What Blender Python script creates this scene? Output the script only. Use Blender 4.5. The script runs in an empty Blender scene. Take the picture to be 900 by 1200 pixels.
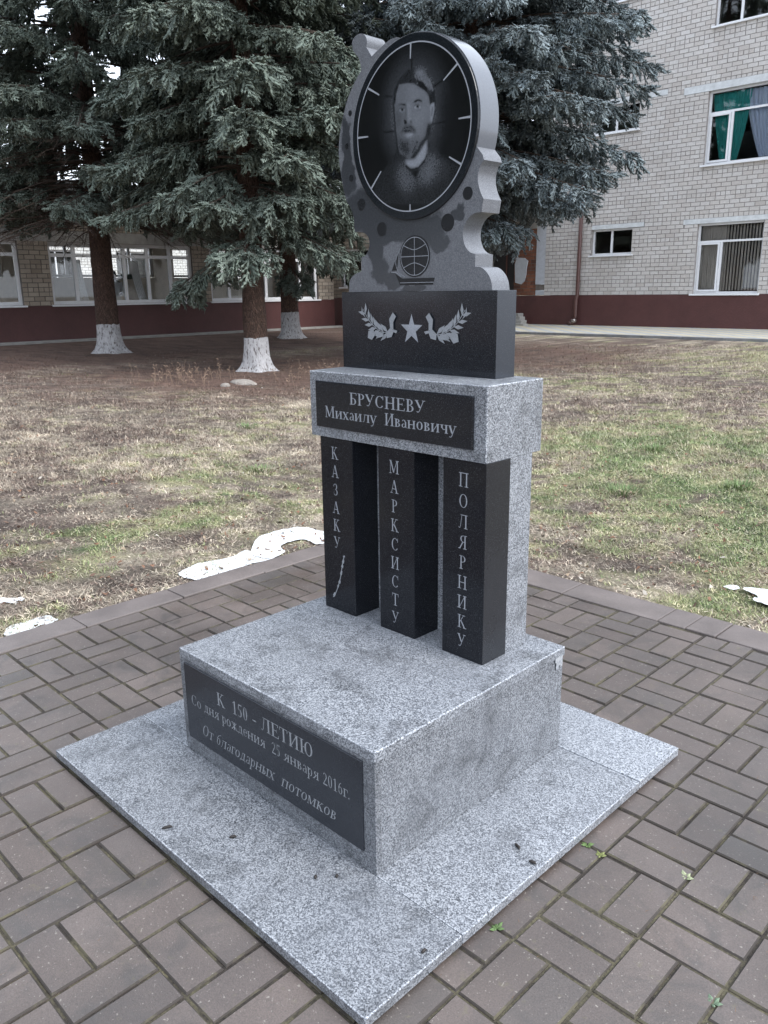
import bpy, bmesh, math, random
import numpy as np
from mathutils import Vector, Matrix
random.seed(7); RNG = np.random.default_rng(11)
SC = bpy.context.scene; COL = SC.collection
rad = math.radians

# ------------------------------------------------------------------ camera
cd = bpy.data.cameras.new('camera'); cam = bpy.data.objects.new('camera', cd); COL.objects.link(cam)
CAM = Vector((1.23325543, -1.19255967, 1.4143314))
R0 = (0.71006083, 0.70403037, -0.01244382); R1 = (0.17724734, -0.19581304, -0.96448983); R2 = (-0.6814668, 0.68264082, -0.26382668)
cam.matrix_world = Matrix(((R0[0], -R1[0], -R2[0], CAM[0]), (R0[1], -R1[1], -R2[1], CAM[1]), (R0[2], -R1[2], -R2[2], CAM[2]), (0, 0, 0, 1)))
FPX = 948.29
cd.sensor_fit = 'HORIZONTAL'; cd.sensor_width = 36; cd.lens = 36 * FPX / 900; cd.clip_end = 900; cd.clip_start = .02
SC.camera = cam
# ------------------------------------------------------------------ sky, sun
w = bpy.data.worlds.new('World'); SC.world = w; w.use_nodes = True
nt = w.node_tree; nt.nodes.clear()
N = lambda t: nt.nodes.new(t)
sky = N('ShaderNodeTexSky'); sky.sky_type = 'NISHITA'; sky.sun_disc = False
SUN_EL, SUN_AZ = rad(48), rad(78)          # azimuth clockwise from +Y
sky.sun_elevation = SUN_EL; sky.sun_rotation = SUN_AZ; sky.air_density = 1.5; sky.dust_density = 4
mixc = N('ShaderNodeMix'); mixc.data_type = 'RGBA'; mixc.inputs[0].default_value = .84
tcn = N('ShaderNodeTexCoord'); ns = N('ShaderNodeTexNoise'); ns.inputs['Scale'].default_value = 2.2; ns.inputs['Detail'].default_value = 5
rmp = N('ShaderNodeValToRGB'); rmp.color_ramp.elements[0].color = (8.4, 9.4, 11.0, 1); rmp.color_ramp.elements[1].color = (11.2, 12.1, 13.6, 1)
rmp.color_ramp.elements[0].position = .3; rmp.color_ramp.elements[1].position = .7
bg = N('ShaderNodeBackground'); bg.inputs[1].default_value = .11; out = N('ShaderNodeOutputWorld')
nt.links.new(tcn.outputs['Generated'], ns.inputs['Vector']); nt.links.new(ns.outputs[0], rmp.inputs[0])
nt.links.new(sky.outputs[0], mixc.inputs[6]); nt.links.new(rmp.outputs[0], mixc.inputs[7])
nt.links.new(mixc.outputs[2], bg.inputs[0]); nt.links.new(bg.outputs[0], out.inputs[0])
sd = bpy.data.lights.new('sun', 'SUN'); sd.energy = 1.4; sd.angle = rad(28); sd.color = (1, .98, .95)
so = bpy.data.objects.new('sun', sd); COL.objects.link(so)
sdir = Vector((math.sin(SUN_AZ) * math.cos(SUN_EL), math.cos(SUN_AZ) * math.cos(SUN_EL), math.sin(SUN_EL)))
so.rotation_euler = sdir.to_track_quat('Z', 'Y').to_euler()
SC.view_settings.view_transform = 'Standard'; SC.view_settings.look = 'None'; SC.view_settings.exposure = 1.02; SC.view_settings.gamma = 1
SC.render.resolution_x = 768; SC.render.resolution_y = 1024

# ------------------------------------------------------------------ object helpers
def tag(o, label=None, cat=None, group=None, kind=None):
    if label: o['label'] = label
    if cat: o['category'] = cat
    if group: o['group'] = group
    if kind: o['kind'] = kind
    return o
def empty(name, loc, **k):
    o = bpy.data.objects.new(name, None); COL.objects.link(o); o.location = loc; o.empty_display_size = .1
    return tag(o, **k)
def link(name, me, mat=None, parent=None, **k):
    o = bpy.data.objects.new(name, me); COL.objects.link(o)
    if mat and not me.materials: me.materials.append(mat)
    if parent is not None:
        o.parent = parent
        o.matrix_parent_inverse = PM(parent)
    return tag(o, **k)
def PM(p):          # every mesh keeps its vertices in world coordinates; only Empties have a place of their own
    return Matrix.Translation(-p.location) if p.type == 'EMPTY' else Matrix.Identity(4)
def npmesh(name, V, F, mats=None, mi=None, col=None, smooth=False):
    """V (n,3) ; F (m,3) or (m,4) int array"""
    V = np.asarray(V, np.float32); F = np.asarray(F, np.int32); k = F.shape[1]
    me = bpy.data.meshes.new(name); me.vertices.add(len(V)); me.vertices.foreach_set('co', V.ravel())
    me.loops.add(F.size); me.loops.foreach_set('vertex_index', F.ravel())
    me.polygons.add(len(F)); me.polygons.foreach_set('loop_start', np.arange(0, F.size, k, dtype=np.int32))
    if smooth: me.polygons.foreach_set('use_smooth', np.ones(len(F), bool))
    for m in (mats or []): me.materials.append(m)
    if mi is not None: me.polygons.foreach_set('material_index', np.asarray(mi, np.int32))
    if col is not None:
        a = me.color_attributes.new('Col', 'FLOAT_COLOR', 'POINT')
        c = np.ones((len(V), 4), np.float32); c[:, :3] = col; a.data.foreach_set('color', c.ravel())
    me.update(calc_edges=True); return me
class MB:
    """collects polygons of any size"""
    def __init__(s): s.v = []; s.f = []
    def add(s, vs, fs):
        b = len(s.v); s.v += [tuple(x) for x in vs]; s.f += [tuple(i + b for i in f) for f in fs]; return s
    def box(s, a, b):
        x0, y0, z0 = a; x1, y1, z1 = b
        return s.add([(x0,y0,z0),(x1,y0,z0),(x1,y1,z0),(x0,y1,z0),(x0,y0,z1),(x1,y0,z1),(x1,y1,z1),(x0,y1,z1)],
                     [(0,3,2,1),(4,5,6,7),(0,1,5,4),(1,2,6,5),(2,3,7,6),(3,0,4,7)])
    def tube(s, pts, rads, n=8, cap=True):
        pts = [Vector(p) for p in pts]; rings = []; b = len(s.v)
        for i, p in enumerate(pts):
            d = (pts[min(i+1, len(pts)-1)] - pts[max(i-1, 0)]).normalized()
            a = d.cross(Vector((0, 0, 1)) if abs(d.z) < .95 else Vector((1, 0, 0))).normalized(); c = d.cross(a)
            r = rads[i] if hasattr(rads, '__len__') else rads
            for k in range(n):
                t = 2*math.pi*k/n; s.v.append(tuple(p + a*(r*math.cos(t)) + c*(r*math.sin(t))))
        for i in range(len(pts)-1):
            for k in range(n):
                s.f.append((b+i*n+k, b+i*n+(k+1) % n, b+(i+1)*n+(k+1) % n, b+(i+1)*n+k))
        if cap:
            s.f.append(tuple(b+k for k in range(n))[::-1]); e = b+(len(pts)-1)*n; s.f.append(tuple(e+k for k in range(n)))
        return s
    def build(s, name, mat=None, parent=None, bevel=0, smooth=False, seg=2, **k):
        me = bpy.data.meshes.new(name); me.from_pydata(s.v, [], s.f); me.update()
        if smooth:
            for p in me.polygons: p.use_smooth = True
        o = link(name, me, mat, parent, **k)
        if bevel:
            m = o.modifiers.new('edge', 'BEVEL')
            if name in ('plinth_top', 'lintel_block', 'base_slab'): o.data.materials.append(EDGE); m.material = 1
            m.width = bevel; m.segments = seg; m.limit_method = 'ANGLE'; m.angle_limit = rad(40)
        return o
def box(name, a, b, mat, parent=None, bevel=0, **k): return MB().box(a, b).build(name, mat, parent, bevel, **k)

# ------------------------------------------------------------------ material helpers
class Mt:
    def __init__(s, name, rough=.7, spec=.5, metal=0):
        s.m = bpy.data.materials.new(name); s.m.use_nodes = True; s.t = s.m.node_tree
        s.b = s.t.nodes['Principled BSDF']; s.b.inputs['Roughness'].default_value = rough
        s.b.inputs['Specular IOR Level'].default_value = spec; s.b.inputs['Metallic'].default_value = metal
        s._tc = None
    def n(s, t): return s.t.nodes.new(t)
    def l(s, a, b): s.t.links.new(a, b)
    @property
    def tc(s):
        if s._tc is None: s._tc = s.n('ShaderNodeTexCoord').outputs['Object']
        return s._tc
    def noise(s, scale, detail=3, rough=.6, vec=None, dist=0):
        x = s.n('ShaderNodeTexNoise'); x.inputs['Scale'].default_value = scale; x.inputs['Detail'].default_value = detail
        x.inputs['Roughness'].default_value = rough; x.inputs['Distortion'].default_value = dist; s.l(vec or s.tc, x.inputs['Vector']); return x.outputs[0]
    def vor(s, scale, vec=None, out='Color', feat='F1'):
        x = s.n('ShaderNodeTexVoronoi'); x.feature = feat; x.inputs['Scale'].default_value = scale; s.l(vec or s.tc, x.inputs['Vector']); return x.outputs[out]
    def scalev(s, v, sc):
        x = s.n('ShaderNodeMapping'); x.inputs['Scale'].default_value = sc; s.l(v, x.inputs['Vector']); return x.outputs[0]
    def ramp(s, fac, stops, interp='LINEAR'):
        x = s.n('ShaderNodeValToRGB'); r = x.color_ramp; r.interpolation = interp
        while len(r.elements) < len(stops): r.elements.new(.5)
        for e, (p, c) in zip(r.elements, stops): e.position = p; e.color = (c, c, c, 1) if isinstance(c, (int, float)) else (*c, 1)
        s.l(fac, x.inputs[0]); return x.outputs[0]
    def mix(s, fac, a, b, mode='MIX'):
        x = s.n('ShaderNodeMix'); x.data_type = 'RGBA'; x.blend_type = mode
        for i, v in ((0, fac), (6, a), (7, b)):
            if isinstance(v, (int, float)): x.inputs[i].default_value = v if i == 0 else (v, v, v, 1)
            elif isinstance(v, tuple): x.inputs[i].default_value = (*v, 1)
            else: s.l(v, x.inputs[i])
        return x.outputs[2]
    def math(s, op, a, b=0.0, clamp=False):
        x = s.n('ShaderNodeMath'); x.operation = op; x.use_clamp = clamp
        for i, v in ((0, a), (1, b)):
            if isinstance(v, (int, float)): x.inputs[i].default_value = v
            else: s.l(v, x.inputs[i])
        return x.outputs[0]
    def color(s, c):
        if isinstance(c, tuple): s.b.inputs['Base Color'].default_value = (*c, 1)
        else: s.l(c, s.b.inputs['Base Color'])
        return s
    def rough(s, r):
        s.l(r, s.b.inputs['Roughness']); return s
    def bump(s, h, dist=.01, strength=1):
        x = s.n('ShaderNodeBump'); x.inputs['Distance'].default_value = dist; x.inputs['Strength'].default_value = strength
        s.l(h, x.inputs['Height']); s.l(x.outputs[0], s.b.inputs['Normal']); return s
    def attr(s, name='Col'):
        x = s.n('ShaderNodeAttribute'); x.attribute_name = name; return x.outputs['Color']
    def rnd(s):     # random value per loose piece and per object
        g = s.n('ShaderNodeNewGeometry'); o = s.n('ShaderNodeObjectInfo')
        return s.math('FRACT', s.math('ADD', g.outputs['Random Per Island'], o.outputs['Random']))
    def sep(s, v):
        x = s.n('ShaderNodeSeparateXYZ'); s.l(v, x.inputs[0]); return x.outputs

def granite_light(name, base=1.0, rough=.42, stain=True, dark=0.0):
    m = Mt(name, rough)
    a = m.vor(330); g = m.n('ShaderNodeSeparateColor'); m.l(a, g.inputs[0])
    n1 = m.noise(260, 2, .6)
    v = m.math('ADD', m.math('MULTIPLY', g.outputs[0], .62), m.math('MULTIPLY', n1, .62))
    c = m.ramp(v, [(.30, (.046, .049, .056)), (.46, (.112, .120, .136)), (.62, (.182, .194, .214)), (.84, (.35, .365, .39))])
    big = m.noise(3.5, 5, .6)
    c = m.mix(m.ramp(big, [(.42, 0.0), (.7, .35)]), c, (.17, .18, .20))
    if stain:
        st = m.ramp(m.noise(9, 6, .72, dist=.6), [(.50, 0.0), (.66, .75 + dark)])
        c = m.mix(st, c, m.mix(1.0, c, (.50, .50, .50), 'MULTIPLY'), 'MIX')
    dr = m.ramp(m.noise(11, 5, .65, m.scalev(m.tc, (1, 1, .12))), [(.56, 0.0), (.68, .35)]); c = m.mix(dr, c, m.mix(1.0, c, (.55, .55, .56), 'MULTIPLY'))
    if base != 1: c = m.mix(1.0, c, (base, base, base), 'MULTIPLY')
    m.color(c); m.rough(m.ramp(m.noise(12, 4), [(.3, rough - .08), (.7, rough + .15)]))
    m.bump(n1, .0006, .5); return m.m
def granite_dark(name, base=(.007, .009, .013), rough=.07, fleck=.16, spec=.5):
    m = Mt(name, rough, spec)
    f = m.ramp(m.noise(420, 2, .8), [(.60, 0.0), (.72, 1.0)])
    f2 = m.ramp(m.noise(900, 1, .5), [(.55, 0.0), (.7, .35)])
    c = m.mix(f, base, (fleck, fleck*1.04, fleck*1.1)); c = m.mix(f2, c, (.06, .065, .075))
    dust = m.ramp(m.noise(6, 5, .65), [(.5, 0.0), (.8, .10)])
    c = m.mix(dust, c, (.035, .038, .045))
    m.color(c); m.rough(m.ramp(m.noise(5, 4, .6), [(.3, rough), (.75, rough + .14)])); return m.m
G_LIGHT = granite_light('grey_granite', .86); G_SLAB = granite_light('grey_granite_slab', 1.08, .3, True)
EDGE = granite_light('worn_granite_edge_highlight', 1.4, .4, False)  # paler bevels: worn edge together with an edge highlight put into the colour
G_DARK = granite_dark('polished_black_granite')
G_DARK2 = granite_dark('black_granite_column', (.006, .007, .010), .09, .10, .33)
G_PLQ = granite_dark('plaque_granite', (.018, .021, .028), .2, .10)
ETCH = Mt('etched_lettering', .7); ETCH.color(ETCH.ramp(ETCH.noise(300, 3), [(.3, (.22, .235, .265)), (.7, (.32, .335, .365))])); ETCH = ETCH.m
ETCH_FAINT = Mt('etched_lettering_faint', .7); ETCH_FAINT.color(ETCH_FAINT.ramp(ETCH_FAINT.noise(300, 3), [(.3, (.20, .21, .23)), (.7, (.29, .305, .325))])); ETCH_FAINT = ETCH_FAINT.m
# head stone: honed mid grey granite with wet blotches on its face
def head_mat():
    m = Mt('honed_granite', .45)
    n1 = m.noise(330, 2, .8); sp = m.noise(640, 2, .8)
    c = m.ramp(n1, [(.3, (.075, .079, .089)), (.5, (.122, .128, .142)), (.72, (.215, .222, .24))])
    c = m.mix(m.ramp(sp, [(.62, 0.0), (.75, .5)]), c, (.26, .27, .29))
    blobs = [(-.803,1.86,.030,.085),(-.80,1.77,.035,.09),(-.745,1.655,.085,.075),(-.68,1.61,.085,.075),(-.60,1.59,.09,.05),(-.52,1.60,.10,.05),(-.45,1.585,.075,.055),(-.345,1.62,.028,.028),
             (-.675,1.53,.042,.075),(-.655,1.475,.040,.05),(-.61,1.45,.045,.032),(-.52,1.42,.05,.018),(-.415,1.555,.04,.03)]
    wv = m.n('ShaderNodeMapping'); m.l(m.tc, wv.inputs['Vector'])
    nz = m.n('ShaderNodeTexNoise'); nz.inputs['Scale'].default_value = 16; nz.inputs['Detail'].default_value = 5; m.l(m.tc, nz.inputs['Vector'])
    sc = m.n('ShaderNodeVectorMath'); sc.operation = 'SCALE'; sc.inputs['Scale'].default_value = .085; m.l(nz.outputs['Color'], sc.inputs[0])
    ad = m.n('ShaderNodeVectorMath'); ad.operation = 'ADD'; m.l(m.tc, ad.inputs[0]); m.l(sc.outputs[0], ad.inputs[1]); x, y, z = m.sep(ad.outputs[0])
    acc = None
    for bx, bz, rx, rz in blobs:
        dx = m.math('DIVIDE', m.math('SUBTRACT', x, bx + .0425), rx); dz = m.math('DIVIDE', m.math('SUBTRACT', z, bz + .0425), rz)
        d = m.math('ADD', m.math('MULTIPLY', dx, dx), m.math('MULTIPLY', dz, dz)); acc = d if acc is None else m.math('SMOOTH_MIN' if False else 'MINIMUM', acc, d)
    f = m.ramp(acc, [(.5, 1.0), (1.08, 0.0)])
    gy = m.sep(m.tc)[1]; f = m.math('MULTIPLY', f, m.math('LESS_THAN', gy, .705))
    c = m.mix(m.math('MULTIPLY', f, .82), c, (.022, .024, .028)); m.color(c)
    m.rough(m.mix(f, .42, .16)); m.bump(n1, .0004, .3); return m.m
G_HEAD = head_mat()
m = Mt('moss_soil', .95)
m.color(m.mix(m.ramp(m.noise(7, 5, .7), [(.44, 0.0), (.58, 1.0)]), m.ramp(m.noise(160, 4), [(.3, (.014, .011, .009)), (.7, (.045, .037, .03))]), m.ramp(m.noise(120, 3), [(.3, (.05, .045, .028)), (.7, (.13, .115, .07))])))
m.bump(m.noise(200, 4), .004); JOINT = m.m
def paver_mat():
    m = Mt('concrete_paver', .82, .85)
    r = m.rnd()
    c = m.ramp(r, [(0, (.074, .062, .057)), (.25, (.096, .079, .072)), (.5, (.082, .069, .064)), (.75, (.108, .090, .082)), (.9, (.090, .077, .072)), (1, (.062, .055, .051))])
    geo = m.n('ShaderNodeNewGeometry').outputs['Position']
    big = m.ramp(m.noise(1.7, 5, .6, geo), [(.35, .72), (.7, 1.3)])
    c = m.mix(1.0, c, big, 'MULTIPLY')
    fine = m.ramp(m.noise(260, 3, .7, geo), [(.3, .7), (.7, 1.3)]); c = m.mix(1.0, c, fine, 'MULTIPLY')
    spk = m.ramp(m.noise(120, 2, .5, geo), [(.665, 0.0), (.72, .75)]); c = m.mix(spk, c, (.26, .25, .23))
    dk = m.ramp(m.noise(5.5, 6, .7, geo, .8), [(.52, 0.0), (.66, .6)]); c = m.mix(dk, c, (.042, .040, .038))
    mos = m.ramp(m.noise(24, 5, .75, geo), [(.61, 0.0), (.74, .55)]); c = m.mix(mos, c, (.12, .115, .062)); c = m.mix(1.0, c, (1.06, .99, .94), 'MULTIPLY')
    m.color(c); m.rough(m.ramp(m.noise(4, 4, .6, geo), [(.35, .34), (.65, .62)])); m.bump(m.noise(300, 3, .7, geo), .0012, .8); return m.m
PAVER = paver_mat()
m = Mt('dirty_paver_edge', .9); m.color(m.mix(m.ramp(m.noise(9, 5, .7, m.n('ShaderNodeNewGeometry').outputs['Position']), [(.5, 0.0), (.62, 1.0)]), (.046, .039, .034), (.095, .085, .055))); PEDGE = m.m
def kerb_mat(name, a, b):
    m = Mt(name, .5); geo = m.n('ShaderNodeNewGeometry').outputs['Position']
    c = m.ramp(m.noise(4, 6, .65, geo), [(.3, a), (.7, b)]); c = m.mix(1.0, c, m.ramp(m.noise(250, 3, .7, geo), [(.3, .75), (.7, 1.25)]), 'MULTIPLY')
    mos = m.ramp(m.noise(18, 5, .75, geo), [(.66, 0.0), (.76, .5)]); c = m.mix(mos, c, (.10, .10, .05))
    m.color(c); m.bump(m.noise(280, 3, .7, geo), .001, .7); return m.m
KERB = kerb_mat('kerbstone', (.105, .088, .082), (.175, .148, .138)); KERB_G = kerb_mat('grey_kerb', (.16, .165, .17), (.27, .275, .28))
m = Mt('ground_soil', .95); geo = m.n('ShaderNodeNewGeometry').outputs['Position']
c = m.mix(1.0, m.attr(), m.ramp(m.noise(38, 6, .8, geo), [(.30, .40), (.5, 1.0), (.70, 1.7)]), 'MULTIPLY'); c = m.mix(1.0, c, m.ramp(m.noise(9, 8, .85, geo, .6), [(.34, .65), (.5, .95), (.66, 1.35)]), 'MULTIPLY'); m.color(c); m.bump(m.noise(45, 6, .8, geo), .05, 1); GROUND = m.m
m = Mt('grass_blades', .75); m.color(m.attr()); GRASS = m.m
m = Mt('leaf_litter', .85); m.color(m.attr()); LITTER = m.m
m = Mt('snow', .6); m.color(m.ramp(m.noise(30, 5), [(.3, (.50, .52, .54)), (.6, (.74, .75, .76))])); m.bump(m.noise(40, 4), .006); SNOW = m.m
def brick_mat(name, cols, big=.25):
    m = Mt(name, .85); geo = m.n('ShaderNodeNewGeometry').outputs['Position']; r = m.rnd()
    c = m.ramp(r, cols); c = m.mix(1.0, c, m.ramp(m.noise(.55, 5, .6, geo), [(.3, 1 - big), (.7, 1 + big * .5)]), 'MULTIPLY')
    c = m.mix(1.0, c, m.ramp(m.noise(45, 4, .7, geo), [(.3, .85), (.7, 1.12)]), 'MULTIPLY'); m.color(c); m.bump(m.noise(60, 4, .7, geo), .006, .6); return m.m
BR_W = brick_mat('white_silicate_brick', [(0, (.54, .505, .475)), (.4, (.58, .55, .525)), (.7, (.61, .585, .565)), (1, (.51, .47, .44))], .12)
BR_Y = brick_mat('buff_silicate_brick', [(0, (.36, .31, .25)), (.5, (.44, .38, .31)), (1, (.30, .25, .20))])
BR_R = brick_mat('bare_red_brick', [(0, (.19, .075, .045)), (.5, (.26, .11, .065)), (1, (.13, .06, .045))])
def plain(name, c, rough=.6, var=.12, sc=8, bump=0, metal=0, spec=.5):
    m = Mt(name, rough, spec, metal); lo = tuple(x * (1 - var) for x in c); hi = tuple(x * (1 + var) for x in c)
    m.color(m.ramp(m.noise(sc, 5, .65), [(.3, lo), (.7, hi)]))
    if bump: m.bump(m.noise(sc * 6, 4), bump)
    return m.m
MORTAR = plain('mortar', (.30, .28, .265), .9, .25, 6, .004); MORTAR_D = plain('dark_mortar', (.15, .13, .115), .9, .25, 6, .004)
MAROON = Mt('maroon_paint', .5); _c = MAROON.ramp(MAROON.noise(1.5, 6, .7), [(.3, (.072, .028, .027)), (.7, (.105, .041, .038))])
MAROON.color(MAROON.mix(MAROON.ramp(MAROON.noise(14, 4, .7), [(.74, 0.0), (.77, .7)]), _c, (.45, .40, .37))); MAROON.bump(MAROON.noise(20, 4), .01); MAROON = MAROON.m
PVC = plain('white_window_frame', (.78, .79, .81), .35, .04); LINTEL = plain('painted_concrete_lintel', (.60, .62, .63), .8, .16, 5, .004)
CONC = plain('old_concrete', (.33, .32, .30), .9, .22, 4, .004); PLASTER = plain('whitewashed_plaster', (.50, .52, .56), .85, .1, 9, .004)
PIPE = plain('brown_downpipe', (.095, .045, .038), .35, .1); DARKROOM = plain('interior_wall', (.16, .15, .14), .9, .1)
CORR = plain('corridor_wall', (.66, .60, .52), .8, .08); ROOFM = plain('dark_roofing', (.035, .033, .033), .8, .2); TIN = plain('galvanised_tin', (.5, .5, .5), .4, .2, 5, 0, .7)
DOORM = plain('dark_door', (.025, .022, .024), .35, .2); CHROME = plain('tin_elbow', (.45, .40, .38), .3, .1, 5, 0, .8)
def cloth(name, c):
    m = Mt(name, .8); x = m.sep(m.tc)[0]
    m.color(c); m.bump(m.noise(3, 2, .5, m.scalev(m.tc, (9, 1, .6))), .05); return m.m
TEAL = cloth('teal_curtain', (.03, .36, .34)); SHEER = cloth('blue_sheer_curtain', (.58, .66, .82)); BLIND = cloth('beige_blind', (.62, .57, .53)); WSHEER = cloth('white_sheer', (.82, .82, .82))
def glass(name, tint=(.97, .98, .98), refl=.04):
    m = Mt(name); m.t.nodes.remove(m.b); o = m.t.nodes['Material Output']
    tr = m.n('ShaderNodeBsdfTransparent'); tr.inputs[0].default_value = (*tint, 1); gl = m.n('ShaderNodeBsdfGlossy'); gl.inputs['Roughness'].default_value = .02
    fr = m.n('ShaderNodeFresnel'); fr.inputs[0].default_value = 1.5; mx = m.n('ShaderNodeMixShader')
    m.l(m.math('ADD', fr.outputs[0], refl - .04, True), mx.inputs[0]); m.l(tr.outputs[0], mx.inputs[1]); m.l(gl.outputs[0], mx.inputs[2]); m.l(mx.outputs[0], o.inputs[0]); return m.m
GLASS = glass('window_glass')
def bark_mat():
    m = Mt('spruce_bark', .9); v = m.scalev(m.tc, (1, 1, .35)); n = m.noise(26, 6, .75, v); f = m.vor(34, v, 'Distance', 'DISTANCE_TO_EDGE')
    c = m.ramp(n, [(.3, (.045, .028, .022)), (.5, (.12, .07, .052)), (.7, (.20, .125, .09))])
    c = m.mix(m.ramp(f, [(0, .75), (.12, 0.0)]), c, (.022, .015, .012)); m.color(c); m.bump(m.math('ADD', n, m.math('MULTIPLY', f, 1.5)), .05); return m.m
BARK = bark_mat()
m = Mt('whitewashed_bark', .85); v = m.scalev(m.tc, (1, 1, .3)); n = m.noise(30, 5, .7, v)
c = m.mix(m.ramp(n, [(.38, 1.0), (.47, 0.0)]), m.ramp(m.noise(8, 4), [(.3, (.42, .41, .42)), (.7, (.62, .61, .62))]), (.12, .10, .09)); m.color(c); m.bump(n, .04); LIME = m.m
m = Mt('dry_twigs', .9); m.color(m.ramp(m.noise(3, 3), [(.3, (.045, .033, .027)), (.7, (.11, .08, .062))])); TWIG = m.m
def needle_mat(name, a, b, tip):
    m = Mt(name, .62, .35); g = m.n('ShaderNodeNewGeometry').outputs['Random Per Island']
    at = m.attr(); s = m.n('ShaderNodeSeparateColor'); m.l(at, s.inputs[0])
    c = m.mix(s.outputs[0], a, b); c = m.mix(s.outputs[1], c, tip)
    c = m.mix(1.0, c, m.ramp(g, [(0, .75), (1, 1.25)]), 'MULTIPLY'); m.color(c); return m.m
NEEDLE = needle_mat('green_spruce_needles', (.118, .150, .122), (.205, .245, .205), (.30, .355, .315))
NEEDLE_B = needle_mat('blue_spruce_needles', (.110, .140, .142), (.205, .25, .27), (.37, .43, .47))

# ------------------------------------------------------------------ value noise
def vnoise(x, y, s, seed=0):
    x = np.asarray(x, float) / s; y = np.asarray(y, float) / s
    xi = np.floor(x).astype(np.int64); yi = np.floor(y).astype(np.int64); fx = x - xi; fy = y - yi
    def h(a, b):
        v = np.sin(a * 127.1 + b * 311.7 + seed * 74.7) * 43758.5453; return v - np.floor(v)
    fx = fx*fx*(3-2*fx); fy = fy*fy*(3-2*fy)
    return (h(xi, yi)*(1-fx) + h(xi+1, yi)*fx)*(1-fy) + (h(xi, yi+1)*(1-fx) + h(xi+1, yi+1)*fx)*fy
def fbm(x, y, s, seed=0, o=4):
    t = 0; a = .5; tot = 0
    for k in range(o): t = t + a*vnoise(x, y, s/2**k, seed+k*3.1); tot += a; a *= .55
    return t/tot

# =================================================================== GROUND
PX0, PX1, PY0, PY1 = -2.28, 3.2, -2.6, 2.26      # paved rectangle incl. kerbs
def gh(x, y):
    x = np.asarray(x, float); y = np.asarray(y, float)
    d = np.maximum(np.maximum(-x - 2.28, y - 2.26), 0); t = np.clip(d/17, 0, 1)
    out_ = -.052 + .307*t + .035*(fbm(x, y, 1.1, 3)-.5)*np.clip(d/.4, 0, 1)
    fl = np.clip((-x - 17.5)/2.2, 0, 1); fl = np.maximum(fl, np.clip((y-16.0)/1.2, 0, 1)); out_ = out_*(1-fl) + .235*fl
    inside = (x > PX0) & (x < PX1 + 3) & (y < PY1) & (y > PY0 - 3)
    return np.where(inside, -.16, out_)
TREES = [(-15.63, 7.34), (-10.42, 7.40), (-16.43, 13.0), (-9.4, 11.9)]
def gcol(x, y):
    x = np.asarray(x, float); y = np.asarray(y, float)
    n1 = fbm(x, y, 1.3, 1, 5); n2 = fbm(x, y, .42, 9, 5); n3 = fbm(x, y, 3.5, 21); n4 = fbm(x, y, .22, 31); n5 = fbm(x, y, .09, 41, 3); n6 = fbm(x*1.0+y*.3, y*1.6, .15, 47, 3)
    soil = np.array([.145, .108, .088]); straw = np.array([.44, .375, .29]); grn = np.array([.12, .175, .06]); yg = np.array([.33, .31, .17]); lit = np.array([.15, .092, .070])
    def L(a, b, t): t = np.clip(t, 0, 1)[..., None]; return a*(1-t) + b*t
    c = L(soil + 0*n1[..., None], straw, (n2-.37)*3.0 + (n1-.5)*2.0 + (n5-.5)*3.5)
    gb = (n1-.5)*1.3 + (n4-.5)*1.3 + (n5-.5)*1.5 - .15 - .14*np.clip((-x-2.4)/1.5, 0, 1)*np.clip((7-y)/3, 0, 1)
    for bx, by, r, s in ((-4.1, 2.5, .7, .30), (-5.1, 1.4, .6, .2), (-3.3, 1.3, .5, .2), (-.8, 4.8, 2.6, .26), (-4.2, 2.0, 1.6, .10), (-1.7, 4.0, 1.0, .22), (-1.2, 5.2, 1.3, .34), (-.3, 3.6, .8, .32), (-2.6, 5.6, 1.2, .28), (-3, 9.5, 3, .16), (-.5, 8, 2.5, .2), (-4.5, 12, 3, .1), (1.5, 5, 2, .3)):
        gb = gb + s*np.exp(-((x-bx)**2+(y-by)**2)/(r*r))
    c = L(c, yg, (gb-.04)*3.0); c = L(c, grn, (gb-.46)*3)
    # brown needle litter under the spruces and near the walls
    lm = 0*n1
    for tx, ty in TREES: lm = np.maximum(lm, np.clip(1.55 - np.hypot((x-tx), (y-ty))/3.1, 0, 1))
    lm = np.maximum(lm, np.clip((-x-12.0)/2, 0, 1)*np.clip((14-y)/1+4, 0, 1))
    lm = np.clip(lm*1.35 - (n2-.4)*1.0, 0, 1); c = L(c, lit, lm)
    mud = np.clip((n3-.52)*6, 0, 1)*np.clip((n2-.42)*5, 0, 1)*(1-np.clip(gb*3, 0, 1)); c = L(c, soil, mud*.75)
    c = c*np.clip(.55+(n6-.18)*1.4, .4, 1.5)[..., None]
    return c, gb, lm
def grid_sheet(xs, ys, hf):
    X, Y = np.meshgrid(xs, ys); Z = hf(X, Y); n, m_ = X.shape
    V = np.stack([X, Y, Z], -1).reshape(-1, 3); i = np.arange((n-1)*(m_-1)); r = i//(m_-1); q = i % (m_-1); a = r*m_+q
    return V, np.stack([a, a+1, a+m_+1, a+m_], 1)
xs = np.concatenate([[-400, -150, -80, -50, -38], np.arange(-30, -12, .35), np.arange(-12, -2.6, .12), np.arange(-2.6, -2.2, .05), np.arange(-2.2, 7, .14), [9, 14, 25, 60, 150, 400]])
ys = np.concatenate([[-400, -150, -60, -30, -15, -9], np.arange(-6, 2.1, .2), np.arange(2.1, 2.5, .05), np.arange(2.5, 12, .12), np.arange(12, 30, .35), [33, 45, 80, 150, 400]])
V, F = grid_sheet(xs, ys, gh); c, _, _ = gcol(V[:, 0], V[:, 1])
link('lawn_ground', npmesh('lawn_ground', V, F, [GROUND], col=c, smooth=True), kind='structure')

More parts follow.
